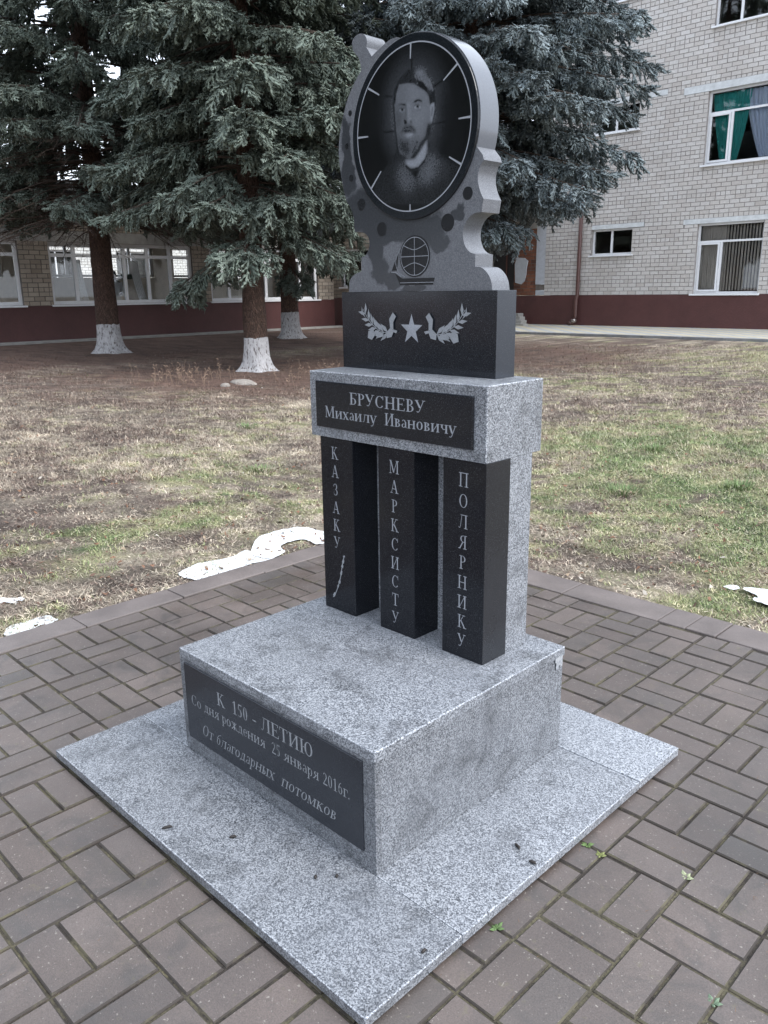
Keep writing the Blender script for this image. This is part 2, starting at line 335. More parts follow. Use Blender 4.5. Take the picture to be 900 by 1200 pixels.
# grass, dead straw and litter as small blades (one uncountable cover)
def scatter(n, dmin, dmax, amin=-42, amax=42):
    """points on the lawn, denser towards the monument; azimuth measured about the direction the lawn lies in"""
    out = []
    while sum(len(a) for a in out) < n:
        d = dmin*(dmax/dmin)**RNG.random(n); a = np.radians(RNG.uniform(amin, amax, n)) + math.atan2(.683, -.681)
        x = CAM.x + d*np.cos(a); y = CAM.y + d*np.sin(a)
        ok = ((x < PX0-.015) | (y > PY1+.015)) & (x > -19.4) & (y < 17.25)
        out.append(np.stack([x[ok], y[ok]], 1))
    return np.concatenate(out)[:n]
def blades(name, n, dmin, dmax, L0, L1, W, up0, up1, mat, keep=None, tint=None):
    P = scatter(n, dmin, dmax); x, y = P.T; c, gb, lm = gcol(x, y)
    P = P[:]; k = np.ones(n, bool)
    if keep is not None: k = keep(x, y, gb, lm)
    x, y, gb, lm, c = x[k], y[k], gb[k], lm[k], c[k]; n = len(x)
    dist = np.hypot(x-CAM.x, y-CAM.y); z = gh(x, y)
    az = RNG.uniform(0, 2*np.pi, n) + 2*fbm(x, y, .5, 5); el = np.radians(RNG.uniform(up0, up1, n)); L = RNG.uniform(L0, L1, n)*(1+dist*.03)
    w_ = W*(.6+.8*RNG.random(n))*(1+dist*.09)
    d = np.stack([np.cos(az)*np.cos(el), np.sin(az)*np.cos(el), np.sin(el)], 1)
    s = np.stack([-np.sin(az), np.cos(az), RNG.uniform(-.5, .5, n)], 1)*w_[:, None]*.5
    B = np.stack([x, y, z-.004+RNG.random(n)*.012], 1)
    V = np.stack([B-s, B+s, B+d*L[:, None]], 1).reshape(-1, 3); F = np.arange(3*n).reshape(-1, 3)
    col = c*RNG.uniform(.55, 1.6, (n, 1)); _XY[:] = [x, y]
    if tint is not None: col = tint(c, n, gb, lm)
    me = npmesh(name, V, F, [mat], col=np.repeat(col, 3, 0)); return me
_XY = [0, 0]
def tint_dead(c, n, gb, lm):
    r = RNG.random((n, 1)); straw = np.array([.54, .47, .37]); br = np.array([.23, .16, .12]); t = np.where(r < .45, straw, np.where(r < .75, br, c*1.2))
    cl = np.clip(.35+1.35*fbm(_XY[0], _XY[1], .13, 55, 3), .4, 1.6)[:, None]; t = (c*.5 + t*.5)*cl; t = t*(1-lm[:, None]*.75) + np.array([.145, .086, .064])*lm[:, None]*.75; return t*RNG.uniform(.6, 1.35, (n, 1))
def tint_grn(c, n, gb, lm):
    r = RNG.random((n, 1)); a = np.array([.13, .20, .075]); b = np.array([.36, .36, .18]); return (a*r + b*(1-r))*RNG.uniform(.7, 1.35, (n, 1))
link('dead_grass', blades('dead_grass', 320000, 3.0, 12, .012, .036, .0030, 3, 38, GRASS, lambda x, y, gb, lm: RNG.random(len(x)) < (1-.5*lm)*np.clip(.25+1.7*(fbm(x, y, .6, 9)-.25), .1, 1), tint_dead), label='matted dead straw-coloured grass covering the lawn', cat='grass', kind='stuff')
link('dead_grass', blades('dead_grass', 400000, 6.5, 19, .022, .05, .0030, 5, 55, GRASS, lambda x, y, gb, lm: RNG.random(len(x)) < (1-.75*lm)*np.clip(.15+1.9*(fbm(x, y, .4, 19)-.25), .05, 1), tint_dead), label='dead grass and straw on the farther lawn towards the buildings', cat='grass', kind='stuff')
link('green_grass', blades('green_grass', 300000, 3.0, 22, .012, .032, .0030, 20, 70, GRASS, lambda x, y, gb, lm: RNG.random(len(x)) < np.clip((gb-.02)*1.1, 0, .8)*(1-lm), tint_grn), label='patches of short fresh green grass in the lawn', cat='grass', kind='stuff')
def leaves(n):
    P = scatter(n, 3, 20); x, y = P.T; _, gb, lm = gcol(x, y); z = gh(x, y)+.012; az = RNG.uniform(0, 6.28, n); s = RNG.uniform(.008, .022, n); q = []
    for k, (a, r) in enumerate(((0, 1), (1.5, .45), (3.1, .9), (4.7, .5))): q.append(np.stack([x+np.cos(az+a)*s*r, y+np.sin(az+a)*s*r, z+RNG.uniform(-.008, .014, n)], 1))
    V = np.stack(q, 1).reshape(-1, 3); pal = np.array([[.19, .10, .06], [.12, .07, .05], [.30, .23, .16], [.08, .055, .045], [.42, .38, .33]]); c = pal[RNG.choice(5, n, p=[.3, .3, .2, .14, .06])]
    return npmesh('fallen_leaves', V, np.arange(4*n).reshape(-1, 4), [LITTER], col=np.repeat(c, 4, 0))
link('fallen_leaves', leaves(5200), label='fallen brown leaves and bark bits scattered over the lawn', cat='leaf litter', kind='stuff')
# green tufts standing in the right-hand lawn
def tuft(x, y, r, h, n, colr, name='grass_tuft'):
    a = RNG.uniform(0, 6.28, n); q = r*np.sqrt(RNG.random(n)); bx = x+np.cos(a)*q; by = y+np.sin(a)*q; bz = gh(bx, by)-.005
    lean = RNG.uniform(.2, 1.1, n); L = h*RNG.uniform(.5, 1.2, n); d = np.stack([np.cos(a)*lean, np.sin(a)*lean, np.ones(n)], 1); d /= np.linalg.norm(d, axis=1)[:, None]
    s = np.stack([-np.sin(a), np.cos(a), 0*a], 1)*.0028; B = np.stack([bx, by, bz], 1); M = B + d*L[:, None]*.6; T = M + d*L[:, None]*.4 - np.array([0, 0, 1])*L[:, None]*.12
    V = np.stack([B-s, B+s, M+s*.8, M-s*.8, T], 1).reshape(-1, 3); i = np.arange(n)*5
    F = np.concatenate([np.stack([i, i+1, i+2], 1), np.stack([i, i+2, i+3], 1), np.stack([i+3, i+2, i+4], 1)])
    c = np.repeat(np.array(colr)*RNG.uniform(.6, 1.5, (n, 1)), 5, 0); return npmesh(name, V, F, [GRASS], col=c)
for (x, y, r, h, lab) in ((-1.55, 4.05, .13, .10, 'bright green grass tuft right of the grey stone pier, nearest the paving'), (-1.0, 4.75, .12, .09, 'green grass tuft in the middle of the right-hand lawn'),
    (-.05, 3.55, .12, .09, 'green grass tuft at the right edge of the lawn above the snow patch'), (-2.1, 5.6, .13, .08, 'green grass tuft beside the bare brown soil right of the lintel block'),
    (-4.15, 2.75, .14, .06, 'green grass tuft left of the black columns above the long snow patch'), (-5.9, 3.9, .13, .08, 'lone green tuft in the straw-coloured grass left of the monument'), (-1.3, 6.9, .13, .09, 'far green grass tuft in the dry grass toward the brick building')):
    tag(link('grass_tuft', tuft(x, y, r*.95, h*.75, 190, (.13, .185, .075))), lab, 'grass tuft', 'green grass tufts in the lawn')

# =================================================================== PAVING
CELL = .2045; GX, GY = -.0645, .1016; TOP = -.0354
bed = empty('pavement', (0, 0, 0), kind='structure')
b_ = box('paving_bed', (PX0+.02, PY0, -.13), (PX1, PY1-.02, TOP-.0052), JOINT, bed)
def project(p):
    q = Vector(p) - CAM; z = q.dot(Vector(R2)); return 450+FPX*q.dot(Vector(R0))/z, 600+FPX*q.dot(Vector(R1))/z, z
def area(pts):
    P = [project(p) for p in pts]
    if min(p[2] for p in P) < .1: return 0
    if not (max(p[0] for p in P) > 0 and min(p[0] for p in P) < 900 and max(p[1] for p in P) > 0 and min(p[1] for p in P) < 1200): return 0
    return abs(sum(P[i][0]*P[(i+1) % len(P)][1]-P[(i+1) % len(P)][0]*P[i][1] for i in range(len(P))))/2
SLAB = (-.8713-.288, .2778, -.3077, .8276+.3077*.8137)
bricks = []
KX, KY = -2.115, 2.062
g = .0030
for i in range(-11, 17):
    for j in range(-14, 11):
        cx, cy = GX+i*CELL, GY+j*CELL
        for h in (0, 1):
            if (i+j) % 2 == 0: r_ = [cx, cx+CELL, cy+h*CELL/2, cy+(h+1)*CELL/2]
            else: r_ = [cx+h*CELL/2, cx+(h+1)*CELL/2, cy, cy+CELL]
            if r_[0] < PX0 or r_[3] > PY1 + .3: pass
            x0, x1, y0, y1 = r_[0]+g, r_[1]-g, r_[2]+g, r_[3]-g
            x0 = max(x0, KX+.004); y1 = min(y1, KY-.004); x1 = min(x1, PX1); y0 = max(y0, PY0)
            if x1-x0 < .02 or y1-y0 < .02: continue
            if x0 > SLAB[0]+.01 and x1 < SLAB[1]-.01 and y0 > SLAB[2]+.01 and y1 < SLAB[3]-.01: continue
            bricks.append((x0, x1, y0, y1))
def paver_verts(x0, x1, y0, y1, dz, tx, ty):
    ch = .0036; r = .9; V = []
    for (k, z) in ((0, -.05), (0, -.004), (ch, 0)):
        for (x, y) in ((x0+k, y0+k), (x1-k, y0+k), (x1-k, y1-k), (x0+k, y1-k)):
            V.append((x, y, TOP+z+(dz+tx*(x-(x0+x1)/2)+ty*(y-(y0+y1)/2) if z > -.04 else 0)))
    F = [(8, 9, 10, 11)]
    for a in (0, 4):
        for k in range(4): F.append((a+k, a+(k+1) % 4, a+4+(k+1) % 4, a+4+k))
    return V, F
sc = sorted(bricks, key=lambda b: -area([(b[0], b[2], TOP), (b[1], b[2], TOP), (b[1], b[3], TOP), (b[0], b[3], TOP)]))
rest = MB()
for n, b in enumerate(sc):
    V, F = paver_verts(*b, random.uniform(-.0022, .0022), random.uniform(-.012, .012), random.uniform(-.012, .012))
    if n < 300:
        me = bpy.data.meshes.new('paving_brick'); me.from_pydata(V, [], F); me.update(); me.materials.append(PAVER); me.materials.append(PEDGE)
        for p in me.polygons: p.material_index = 1 if 5 <= p.index <= 8 else 0
        link('paving_brick', me, None, bed)
    else: rest.add(V, F)
rest.build('paving_bricks_beyond', PAVER, bed, kind='stuff')
# kerbstones: left row (along Y) and back row (along X)
def kerb(x0, x1, y0, y1, mat=KERB, z=TOP+.004, parent=bed):
    box('kerbstone', (x0+.002, y0+.002, z-.12), (x1-.002, y1-.002, z+random.uniform(-.003, .003)), mat, parent, .005)
y = 2.262
for L in (.5, .505, .5, .5, .5, .5, .5, .5, .5):
    kerb(-2.282, KX-.002, y-L, y); y -= L
x = -2.11
for L in (.32, .5, .5, .5, .13, .135, .5, .5, .5, .5, .5, .5):
    kerb(x, x+L, KY+.002, 2.262); x += L
# snow along the kerbs
def snow(poly, h, label, amp=.3):
    cx = sum(p[0] for p in poly)/len(poly); cy = sum(p[1] for p in poly)/len(poly); P = []
    n = len(poly)
    for i in range(n):      # a soft melting outline
        p0, p1, p2, p3 = (poly[(i+q) % n] for q in (-1, 0, 1, 2))
        for k in range(8):
            t = k/8; q = [.5*((2*p1[c])+(-p0[c]+p2[c])*t+(2*p0[c]-5*p1[c]+4*p2[c]-p3[c])*t*t+(-p0[c]+3*p1[c]-3*p2[c]+p3[c])*t**3) for c in (0, 1)]
            j = .020*(fbm(q[0]*3, q[1]*3, .12, 77)-.5)*2; P.append((q[0]+j+random.uniform(-.002, .002), q[1]-j+random.uniform(-.002, .002)))
    bm = bmesh.new(); vs = [bm.verts.new((x, y, float(gh(min(x, -2.3) if cx < -2 else x, max(y, 2.28) if cx > -2 else y))-.012)) for x, y in P]; f = bm.faces.new(vs)
    if f.normal.z < 0: f.normal_flip()
    for th, dz in ((.003, .42), (.006, .25), (.010, .15), (.012, .08)):
        bmesh.ops.inset_region(bm, faces=[f], thickness=th, depth=0); bmesh.ops.translate(bm, verts=f.verts, vec=(0, 0, (h+.008)*dz))
    bmesh.ops.triangulate(bm, faces=[f for f in bm.faces if len(f.verts) > 4])
    for v in bm.verts: v.co.z += random.uniform(-.0015, .0015)
    me = bpy.data.meshes.new('snow_patch'); bm.to_mesh(me); bm.free()
    for p in me.polygons: p.use_smooth = True
    tag(link('snow_patch', me, SNOW), label, 'snow', 'melting snow patches by the kerbs')
snow([(-2.31, .97), (-2.30, 1.30), (-2.295, 1.44), (-2.38, 1.46), (-2.52, 1.42), (-2.48, 1.28), (-2.52, 1.1), (-2.45, .93)], .016, 'long white snow patch lying along the kerb left of the black columns')
snow([(-2.30, 1.42), (-2.33, 1.56), (-2.44, 1.62), (-2.45, 1.78), (-2.30, 1.80), (-2.31, 2.02), (-2.48, 2.0), (-2.66, 1.92), (-2.68, 1.66), (-2.56, 1.5), (-2.42, 1.40)], .018, 'white hooked snow patch next to the first black column, beyond the kerb')
snow([(-2.30, -.03), (-2.31, .14), (-2.33, .22), (-2.40, .17), (-2.40, .02)], .014, 'thin snow sliver at the left edge of the kerb')
snow([(-2.80, .10), (-2.70, .20), (-2.66, .17), (-2.72, .08)], .014, 'small snow crumb in the grass at the left edge')
snow([(-.17, 2.72), (-.05, 2.80), (.06, 2.88), (.3, 2.95), (.3, 2.62), (.05, 2.57), (-.06, 2.58), (-.08, 2.66)], .035, 'white snow patch in the grass beyond the right-hand kerb')
snow([(-.26, 2.71), (-.23, 2.76), (-.19, 2.74), (-.21, 2.69)], .02, 'little snow lump left of the snow patch by the right-hand kerb')
# weeds in the paving joints
def weed(x, y, s, label, z=TOP, colr=(.10, .16, .06)):
    mb = MB()
    for k in range(9):
        a = k*2.4+random.random(); L = s*random.uniform(.5, 1.1); w_ = L*.28; d = Vector((math.cos(a), math.sin(a), .35)); p = Vector((-d.y, d.x, 0))
        B = Vector((x, y, z)); mb.add([B, B+d*L*.5-p*w_, B+d*L*.62+p*w_, B+d*L, B+d*L*.55+Vector((0, 0, .004))], [(0, 1, 4), (0, 4, 2), (1, 3, 4), (4, 3, 2)])
    me = bpy.data.meshes.new('weed'); me.from_pydata(mb.v, [], mb.f); me.update()
    a = me.color_attributes.new('Col', 'FLOAT_COLOR', 'POINT')
    for i in range(len(mb.v)): a.data[i].color = (*colr, 1)
    tag(link('weed', me, GRASS), label, 'weed', 'weeds growing in the paving joints')
def onground(px, py, z=TOP):
    v = Vector(R0)*((px-450)/FPX)+Vector(R1)*((py-600)/FPX)+Vector(R2); return CAM + v*((z-CAM.z)/v.z)
for px, py, s, lab, cc in ((804, 1028, .026, 'pale weed rosette in a paving joint right of the slab', (.30, .33, .20)), (582, 1087, .026, 'green weed in the joint against the right edge of the slab, lower one', (.09, .15, .05)),
    (688, 990, .024, 'green weed in the joint against the right edge of the slab, upper one', (.10, .16, .05)), (703, 1002, .020, 'yellowish weed in a joint just off the right edge of the slab', (.18, .20, .07)),
    (836, 1175, .024, 'grey-green weed in a joint at the bottom right corner', (.14, .20, .13))):
    q = onground(px, py); weed(q.x, q.y, s*.8, lab, TOP-.003, cc)
# dark seed husks on the slab, needles and twigs on the paving
def husk(px, py, L, ang, label, z=0.0, mat=TWIG, w_=.0042):
    q = onground(px, py, z); d = Vector((math.cos(ang), math.sin(ang), 0)); mb = MB()
    mb.tube([q+Vector((0, 0, w_*.7))-d*L/2, q+Vector((0, 0, w_))-d*L*.2, q+Vector((0, 0, w_))+d*L*.25+Vector((-d.y, d.x, 0))*L*.1, q+Vector((0, 0, w_*.7))+d*L/2], [w_*.3, w_, w_*.9, w_*.2], 6)
    tag(mb.build('bark_flake', mat, smooth=True), label, 'debris', 'dark bark flakes lying on the granite slab')
BLK = plain('wet_bark', (.02, .016, .014), .6, .3, 60)
husk(196, 971, .03, 1.0, 'dark bark flake on the left part of the slab, biggest', mat=BLK); husk(273, 982, .020, .9, 'dark bark flake on the slab below the plaque', mat=BLK); husk(370, 1029, .012, 2, 'small dark bark flake near the plinth corner on the slab', mat=BLK)
husk(606, 993, .026, -.5, 'dark bark flake on the right part of the slab, nearer the plinth', mat=BLK); husk(624, 1012, .022, .1, 'dark bark flake close to the right edge of the slab', mat=BLK); husk(497, 1116, .016, 1.4, 'small dark bark flake near the bottom tip of the slab', mat=BLK)
husk(395, 1028, .010, 1.8, 'tiny dark speck of bark by the front corner of the plinth', mat=BLK)
def litter_needles(n=420):
    mb = MB()
    for _ in range(n):
        x = random.uniform(-2.2, 1.6); y = random.uniform(-1.5, 2.2)
        if SLAB[0]-.01 < x < SLAB[1]+.01 and SLAB[2]-.01 < y < SLAB[3]+.01: continue
        a = random.uniform(0, 6.28); L = random.uniform(.006, .02); w_ = .0007; dx, dy = math.cos(a), math.sin(a); z = TOP+.0032
        mb.add([(x-dy*w_, y+dx*w_, z), (x+dy*w_, y-dx*w_, z), (x+dx*L, y+dy*L, z+random.uniform(0, .004))], [(0, 1, 2)])
    return mb
litter_needles().build('fallen_needles', plain('dry_needle', (.17, .10, .06), .8, .3, 40), label='dry brown spruce needles strewn over the paving bricks', cat='needles', kind='stuff')

# =================================================================== MONUMENT
MON = empty('monument', (-.4, .4, TOP), label='grey and black granite monument with a round portrait stone and three lettered columns', cat='monument')
W_, D_, H_ = .8713, .8276, .3475
sx0, sx1, sy0, sy1 = SLAB
st = -.0354
SB = .0025
sl1 = box('base_slab', (sx0, sy0, st+.0085), (sx1, -.0012, 0), granite_light('grey_granite_slab_front', .93, .3, True), MON, SB)  # sheen painted into the slab strips: darker in front, lighter at the back
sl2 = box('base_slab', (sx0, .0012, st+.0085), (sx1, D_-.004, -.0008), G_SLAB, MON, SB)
sl3 = box('base_slab', (sx0, D_-.0016, st+.0085), (sx1, sy1, .0006), granite_light('grey_granite_slab_back_sheen', 1.2, .25, False), MON, SB)
box('slab_bedding', (sx0+.04, sy0+.04, -.05), (sx1-.04, sy1-.04, st+.0085), JOINT, MON)
# plinth clad in slabs: front and side panels with the top sheet laid over them
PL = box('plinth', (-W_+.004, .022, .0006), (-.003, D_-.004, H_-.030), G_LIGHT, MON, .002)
box('plinth_top', (-W_, -.0005, H_-.0296), (.0005, D_, H_), granite_light('grey_granite_top_lit', 1.1, .34, True, .1), MON, .003)
box('plinth_front', (-W_, 0, .0006), (-.0, .0216, H_-.0300), granite_light('grey_granite_front_shade', .72, .42), MON, .0015)  # shading put into the plinth colours: front darkest, sides between, top lightest
plq = MB().box((-.843, -.005, .052), (-.041, .0005, .308)).build('commemorative_plaque', G_PLQ, MON, .0012)
# lime residue of an old sticker on the right face
m_ = Mt('lime_residue', .8); m_.color(m_.ramp(m_.noise(90, 4, .7), [(.35, (.42, .43, .44)), (.6, (.22, .235, .26))])); RES = m_.m
bm = bmesh.new(); pts = [(.768, .338), (.800, .342), (.822, .338), (.823, .296), (.810, .292), (.806, .304), (.795, .300), (.797, .288), (.778, .288), (.772, .300), (.776, .318), (.766, .322)]
f = bm.faces.new([bm.verts.new((.0009, .797+(y-.797)*.72, .3-.0+(z-.32)*.8+.008)) for y, z in pts]); bmesh.ops.triangulate(bm, faces=[f]); me = bpy.data.meshes.new('sticker_residue'); bm.to_mesh(me); bm.free(); link('sticker_residue', me, RES, MON)
# rear pier and three black columns
box('rear_pier', (-.797, .6578, H_+.0004), (-.1035, .7651, .9514), granite_light('grey_granite_pier', 1.05, .4), MON, .002)
cols = []
for n_, (x0, x1) in enumerate(((-.7967, -.6427), (-.5245, -.3724), (-.2583, -.1023))):
    cols.append(box('column', (x0, .5458, H_+.0004), (x1, .6574, .9514), G_DARK2, MON, .0012, label=('black column lettered downwards, leftmost, with an etched sabre', 'black column in the middle, lettered downwards', 'black column lettered downwards, nearest the viewer on the right')[n_]))
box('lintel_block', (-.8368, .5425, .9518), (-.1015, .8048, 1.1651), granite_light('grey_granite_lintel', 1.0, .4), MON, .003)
npq = MB().box((-.803, .5355, .985), (-.144, .543, 1.135)).build('name_plaque', G_DARK, MON, .0035)
eb = box('emblem_block', (-.8352, .6931, 1.1655), (-.1903, .7837, 1.4114), G_DARK, MON, .0012)
eb.data.materials.append(granite_dark('paler_emblem_side', (.021, .026, .036), .25, .16)); eb.data.polygons[3].material_index = 1  # right face paler and rougher than the other faces
# ---- head stone
yh = .6985; yb = .7795
def catmull(P, n=5, closed=False):
    out = []; m = len(P)
    for i in range(m-1):
        p0, p1, p2, p3 = P[max(i-1, 0)], P[i], P[i+1], P[min(i+2, m-1)]
        for k in range(n):
            t = k/n; out.append(tuple(.5*((2*p1[c])+(-p0[c]+p2[c])*t+(2*p0[c]-5*p1[c]+4*p2[c]-p3[c])*t*t+(-p0[c]+3*p1[c]-3*p2[c]+p3[c])*t**3) for c in (0, 1)))
    return out + [P[-1]]
segs = [[(-.805, 1.4118), (-.802, 1.441), (-.792, 1.457), (-.776, 1.466), (-.758, 1.472), (-.743, 1.475)],
        [(-.742, 1.519), (-.724, 1.524), (-.709, 1.541), (-.704, 1.56), (-.709, 1.578), (-.722, 1.590), (-.742, 1.596), (-.772, 1.598)],
        [(-.774, 1.642), (-.785, 1.666), (-.805, 1.694), (-.816, 1.719), (-.827, 1.762), (-.835, 1.801), (-.838, 1.839), (-.836, 1.866), (-.831, 1.893), (-.822, 1.923), (-.808, 1.958), (-.791, 1.991), (-.769, 2.02), (-.746, 2.044), (-.728, 2.06)],
        [(-.730, 2.076), (-.739, 2.097), (-.755, 2.113), (-.765, 2.130), (-.764, 2.147), (-.750, 2.158), (-.727, 2.160), (-.709, 2.151), (-.701, 2.136), (-.704, 2.119)],
        [(-.692, 2.103), (-.682, 2.090)], [(-.662, 2.099), (-.641, 2.107), (-.608, 2.119), (-.578, 2.121)]]
arc = [(-.5165+.2515*math.cos(a), 1.868+.2515*math.sin(a)) for a in np.radians(np.linspace(100.5, -17.5, 30))]
segs2 = [[(-.256, 1.770), (-.251, 1.756)], [(-.262, 1.746), (-.270, 1.724), (-.270, 1.701), (-.262, 1.677), (-.250, 1.656)],
         [(-.256, 1.622), (-.283, 1.620), (-.306, 1.606), (-.320, 1.583), (-.321, 1.558), (-.312, 1.533), (-.295, 1.517), (-.275, 1.511)],
         [(-.276, 1.477), (-.253, 1.474), (-.232, 1.459), (-.218, 1.438), (-.2125, 1.4118)]]
OUT = []
for s_ in segs: OUT += catmull(s_, 4) if len(s_) > 2 else s_
OUT += arc
for s_ in segs2: OUT += catmull(s_, 4) if len(s_) > 2 else s_
bm = bmesh.new(); n = len(OUT)
fr = [bm.verts.new((x, yh, z)) for x, z in OUT]; bk = [bm.verts.new((x, yb, z)) for x, z in OUT]
bm.faces.new(fr); bm.faces.new(bk[::-1])
for i in range(n): bm.faces.new((fr[i], bk[i], bk[(i+1) % n], fr[(i+1) % n]))
bmesh.ops.recalc_face_normals(bm, faces=bm.faces)
for f in bm.faces:
    c_ = f.calc_center_median()
    if len(f.verts) == 4 and abs(math.hypot(c_.x+.5165, c_.z-1.868)-.2515) < .002 and c_.z > 1.79: f.material_index = 1
for f in bm.faces: f.smooth = len(f.verts) == 4
for e in bm.edges:
    if len(e.link_faces) == 2 and e.calc_face_angle() > rad(28): e.smooth = False
bmesh.ops.triangulate(bm, faces=[f for f in bm.faces if len(f.verts) > 4])
me = bpy.data.meshes.new('head_stone'); bm.to_mesh(me); bm.free(); me.materials.append(G_HEAD); me.materials.append(plain('polished_rim', (.125, .135, .155), .13, .12, 260)); head = link('head_stone', me, None, MON)
# polished edge band round the portrait side of the stone
DX, DZ = -.5165, 1.8675
def ring(name, cx, cz, r0, r1, y, mat, parent, thick=.0, n=128, a0=0, a1=360):
    mb = MB(); A = np.radians(np.linspace(a0, a1, n+1)); V = []; F = []
    for a in A:
        for r in (r0, r1): V.append((cx+r*math.cos(a), y, cz+r*math.sin(a)))
    for i in range(n): F.append((2*i, 2*i+1, 2*i+3, 2*i+2))
    return mb.add(V, F).build(name, mat, parent)
def disc(name, cx, cz, rx, rz, y0, y1, mat, parent, n=96, bevel=0):
    V = [(cx+rx*math.cos(2*math.pi*i/n), y0, cz+rz*math.sin(2*math.pi*i/n)) for i in range(n)]+[(cx+rx*math.cos(2*math.pi*i/n), y1, cz+rz*math.sin(2*math.pi*i/n)) for i in range(n)]
    F = [tuple(range(n)), tuple(range(2*n-1, n-1, -1))]+[(i, i+n, (i+1) % n+n, (i+1) % n) for i in range(n)]
    return MB().add(V, F).build(name, mat, parent, bevel)
G_DISC = granite_dark('portrait_disc_granite', (.005, .007, .010), .1, .05)
dk = disc('portrait_disc', DX, DZ, .2495, .2495, yh-.007, yh+.001, G_DISC, MON, bevel=.002)
yd = yh-.007
ring('etched_ring', DX, DZ, .2230, .2266, yd-.0007, ETCH, dk)
# portrait: etched tone on a fine sheet of stone inside the ring
def poly_mask(X, Z, P):
    ins = np.zeros(X.shape, bool); n = len(P)
    for i in range(n):
        x1, z1 = P[i]; x2, z2 = P[(i+1) % n]
        c = ((z1 > Z) != (z2 > Z)); xi = (x2-x1)*(Z-z1)/((z2-z1)+1e-12)+x1; ins ^= c & (X < xi)
    return ins.astype(float)
def blur(a, k):
    ker = np.exp(-.5*(np.arange(-3*k, 3*k+1)/k)**2); ker /= ker.sum(); p = 3*k
    a = np.apply_along_axis(lambda r: np.convolve(np.pad(r, p, 'edge'), ker, 'valid'), 0, a)
    return np.apply_along_axis(lambda r: np.convolve(np.pad(r, p, 'edge'), ker, 'valid'), 1, a)
HC = (0.000447754315, 1.87657227e-05, -0.69450993, 0.000197342128, -0.000425033122, 2.10495583, 0.000142894845, -3.9743561e-05)
def crop(u, v):
    w0 = HC[6]*u+HC[7]*v+1; return ((HC[0]*u+HC[1]*v+HC[2])/w0, (HC[3]*u+HC[4]*v+HC[5])/w0)
NG = 250; gx = np.linspace(-.223, .223, NG); GXX, GZZ = np.meshgrid(gx, gx)
XC, ZC = GXX+DX, GZZ+DZ        # plane coordinates
def PP(pts): return [crop(*p) for p in pts]
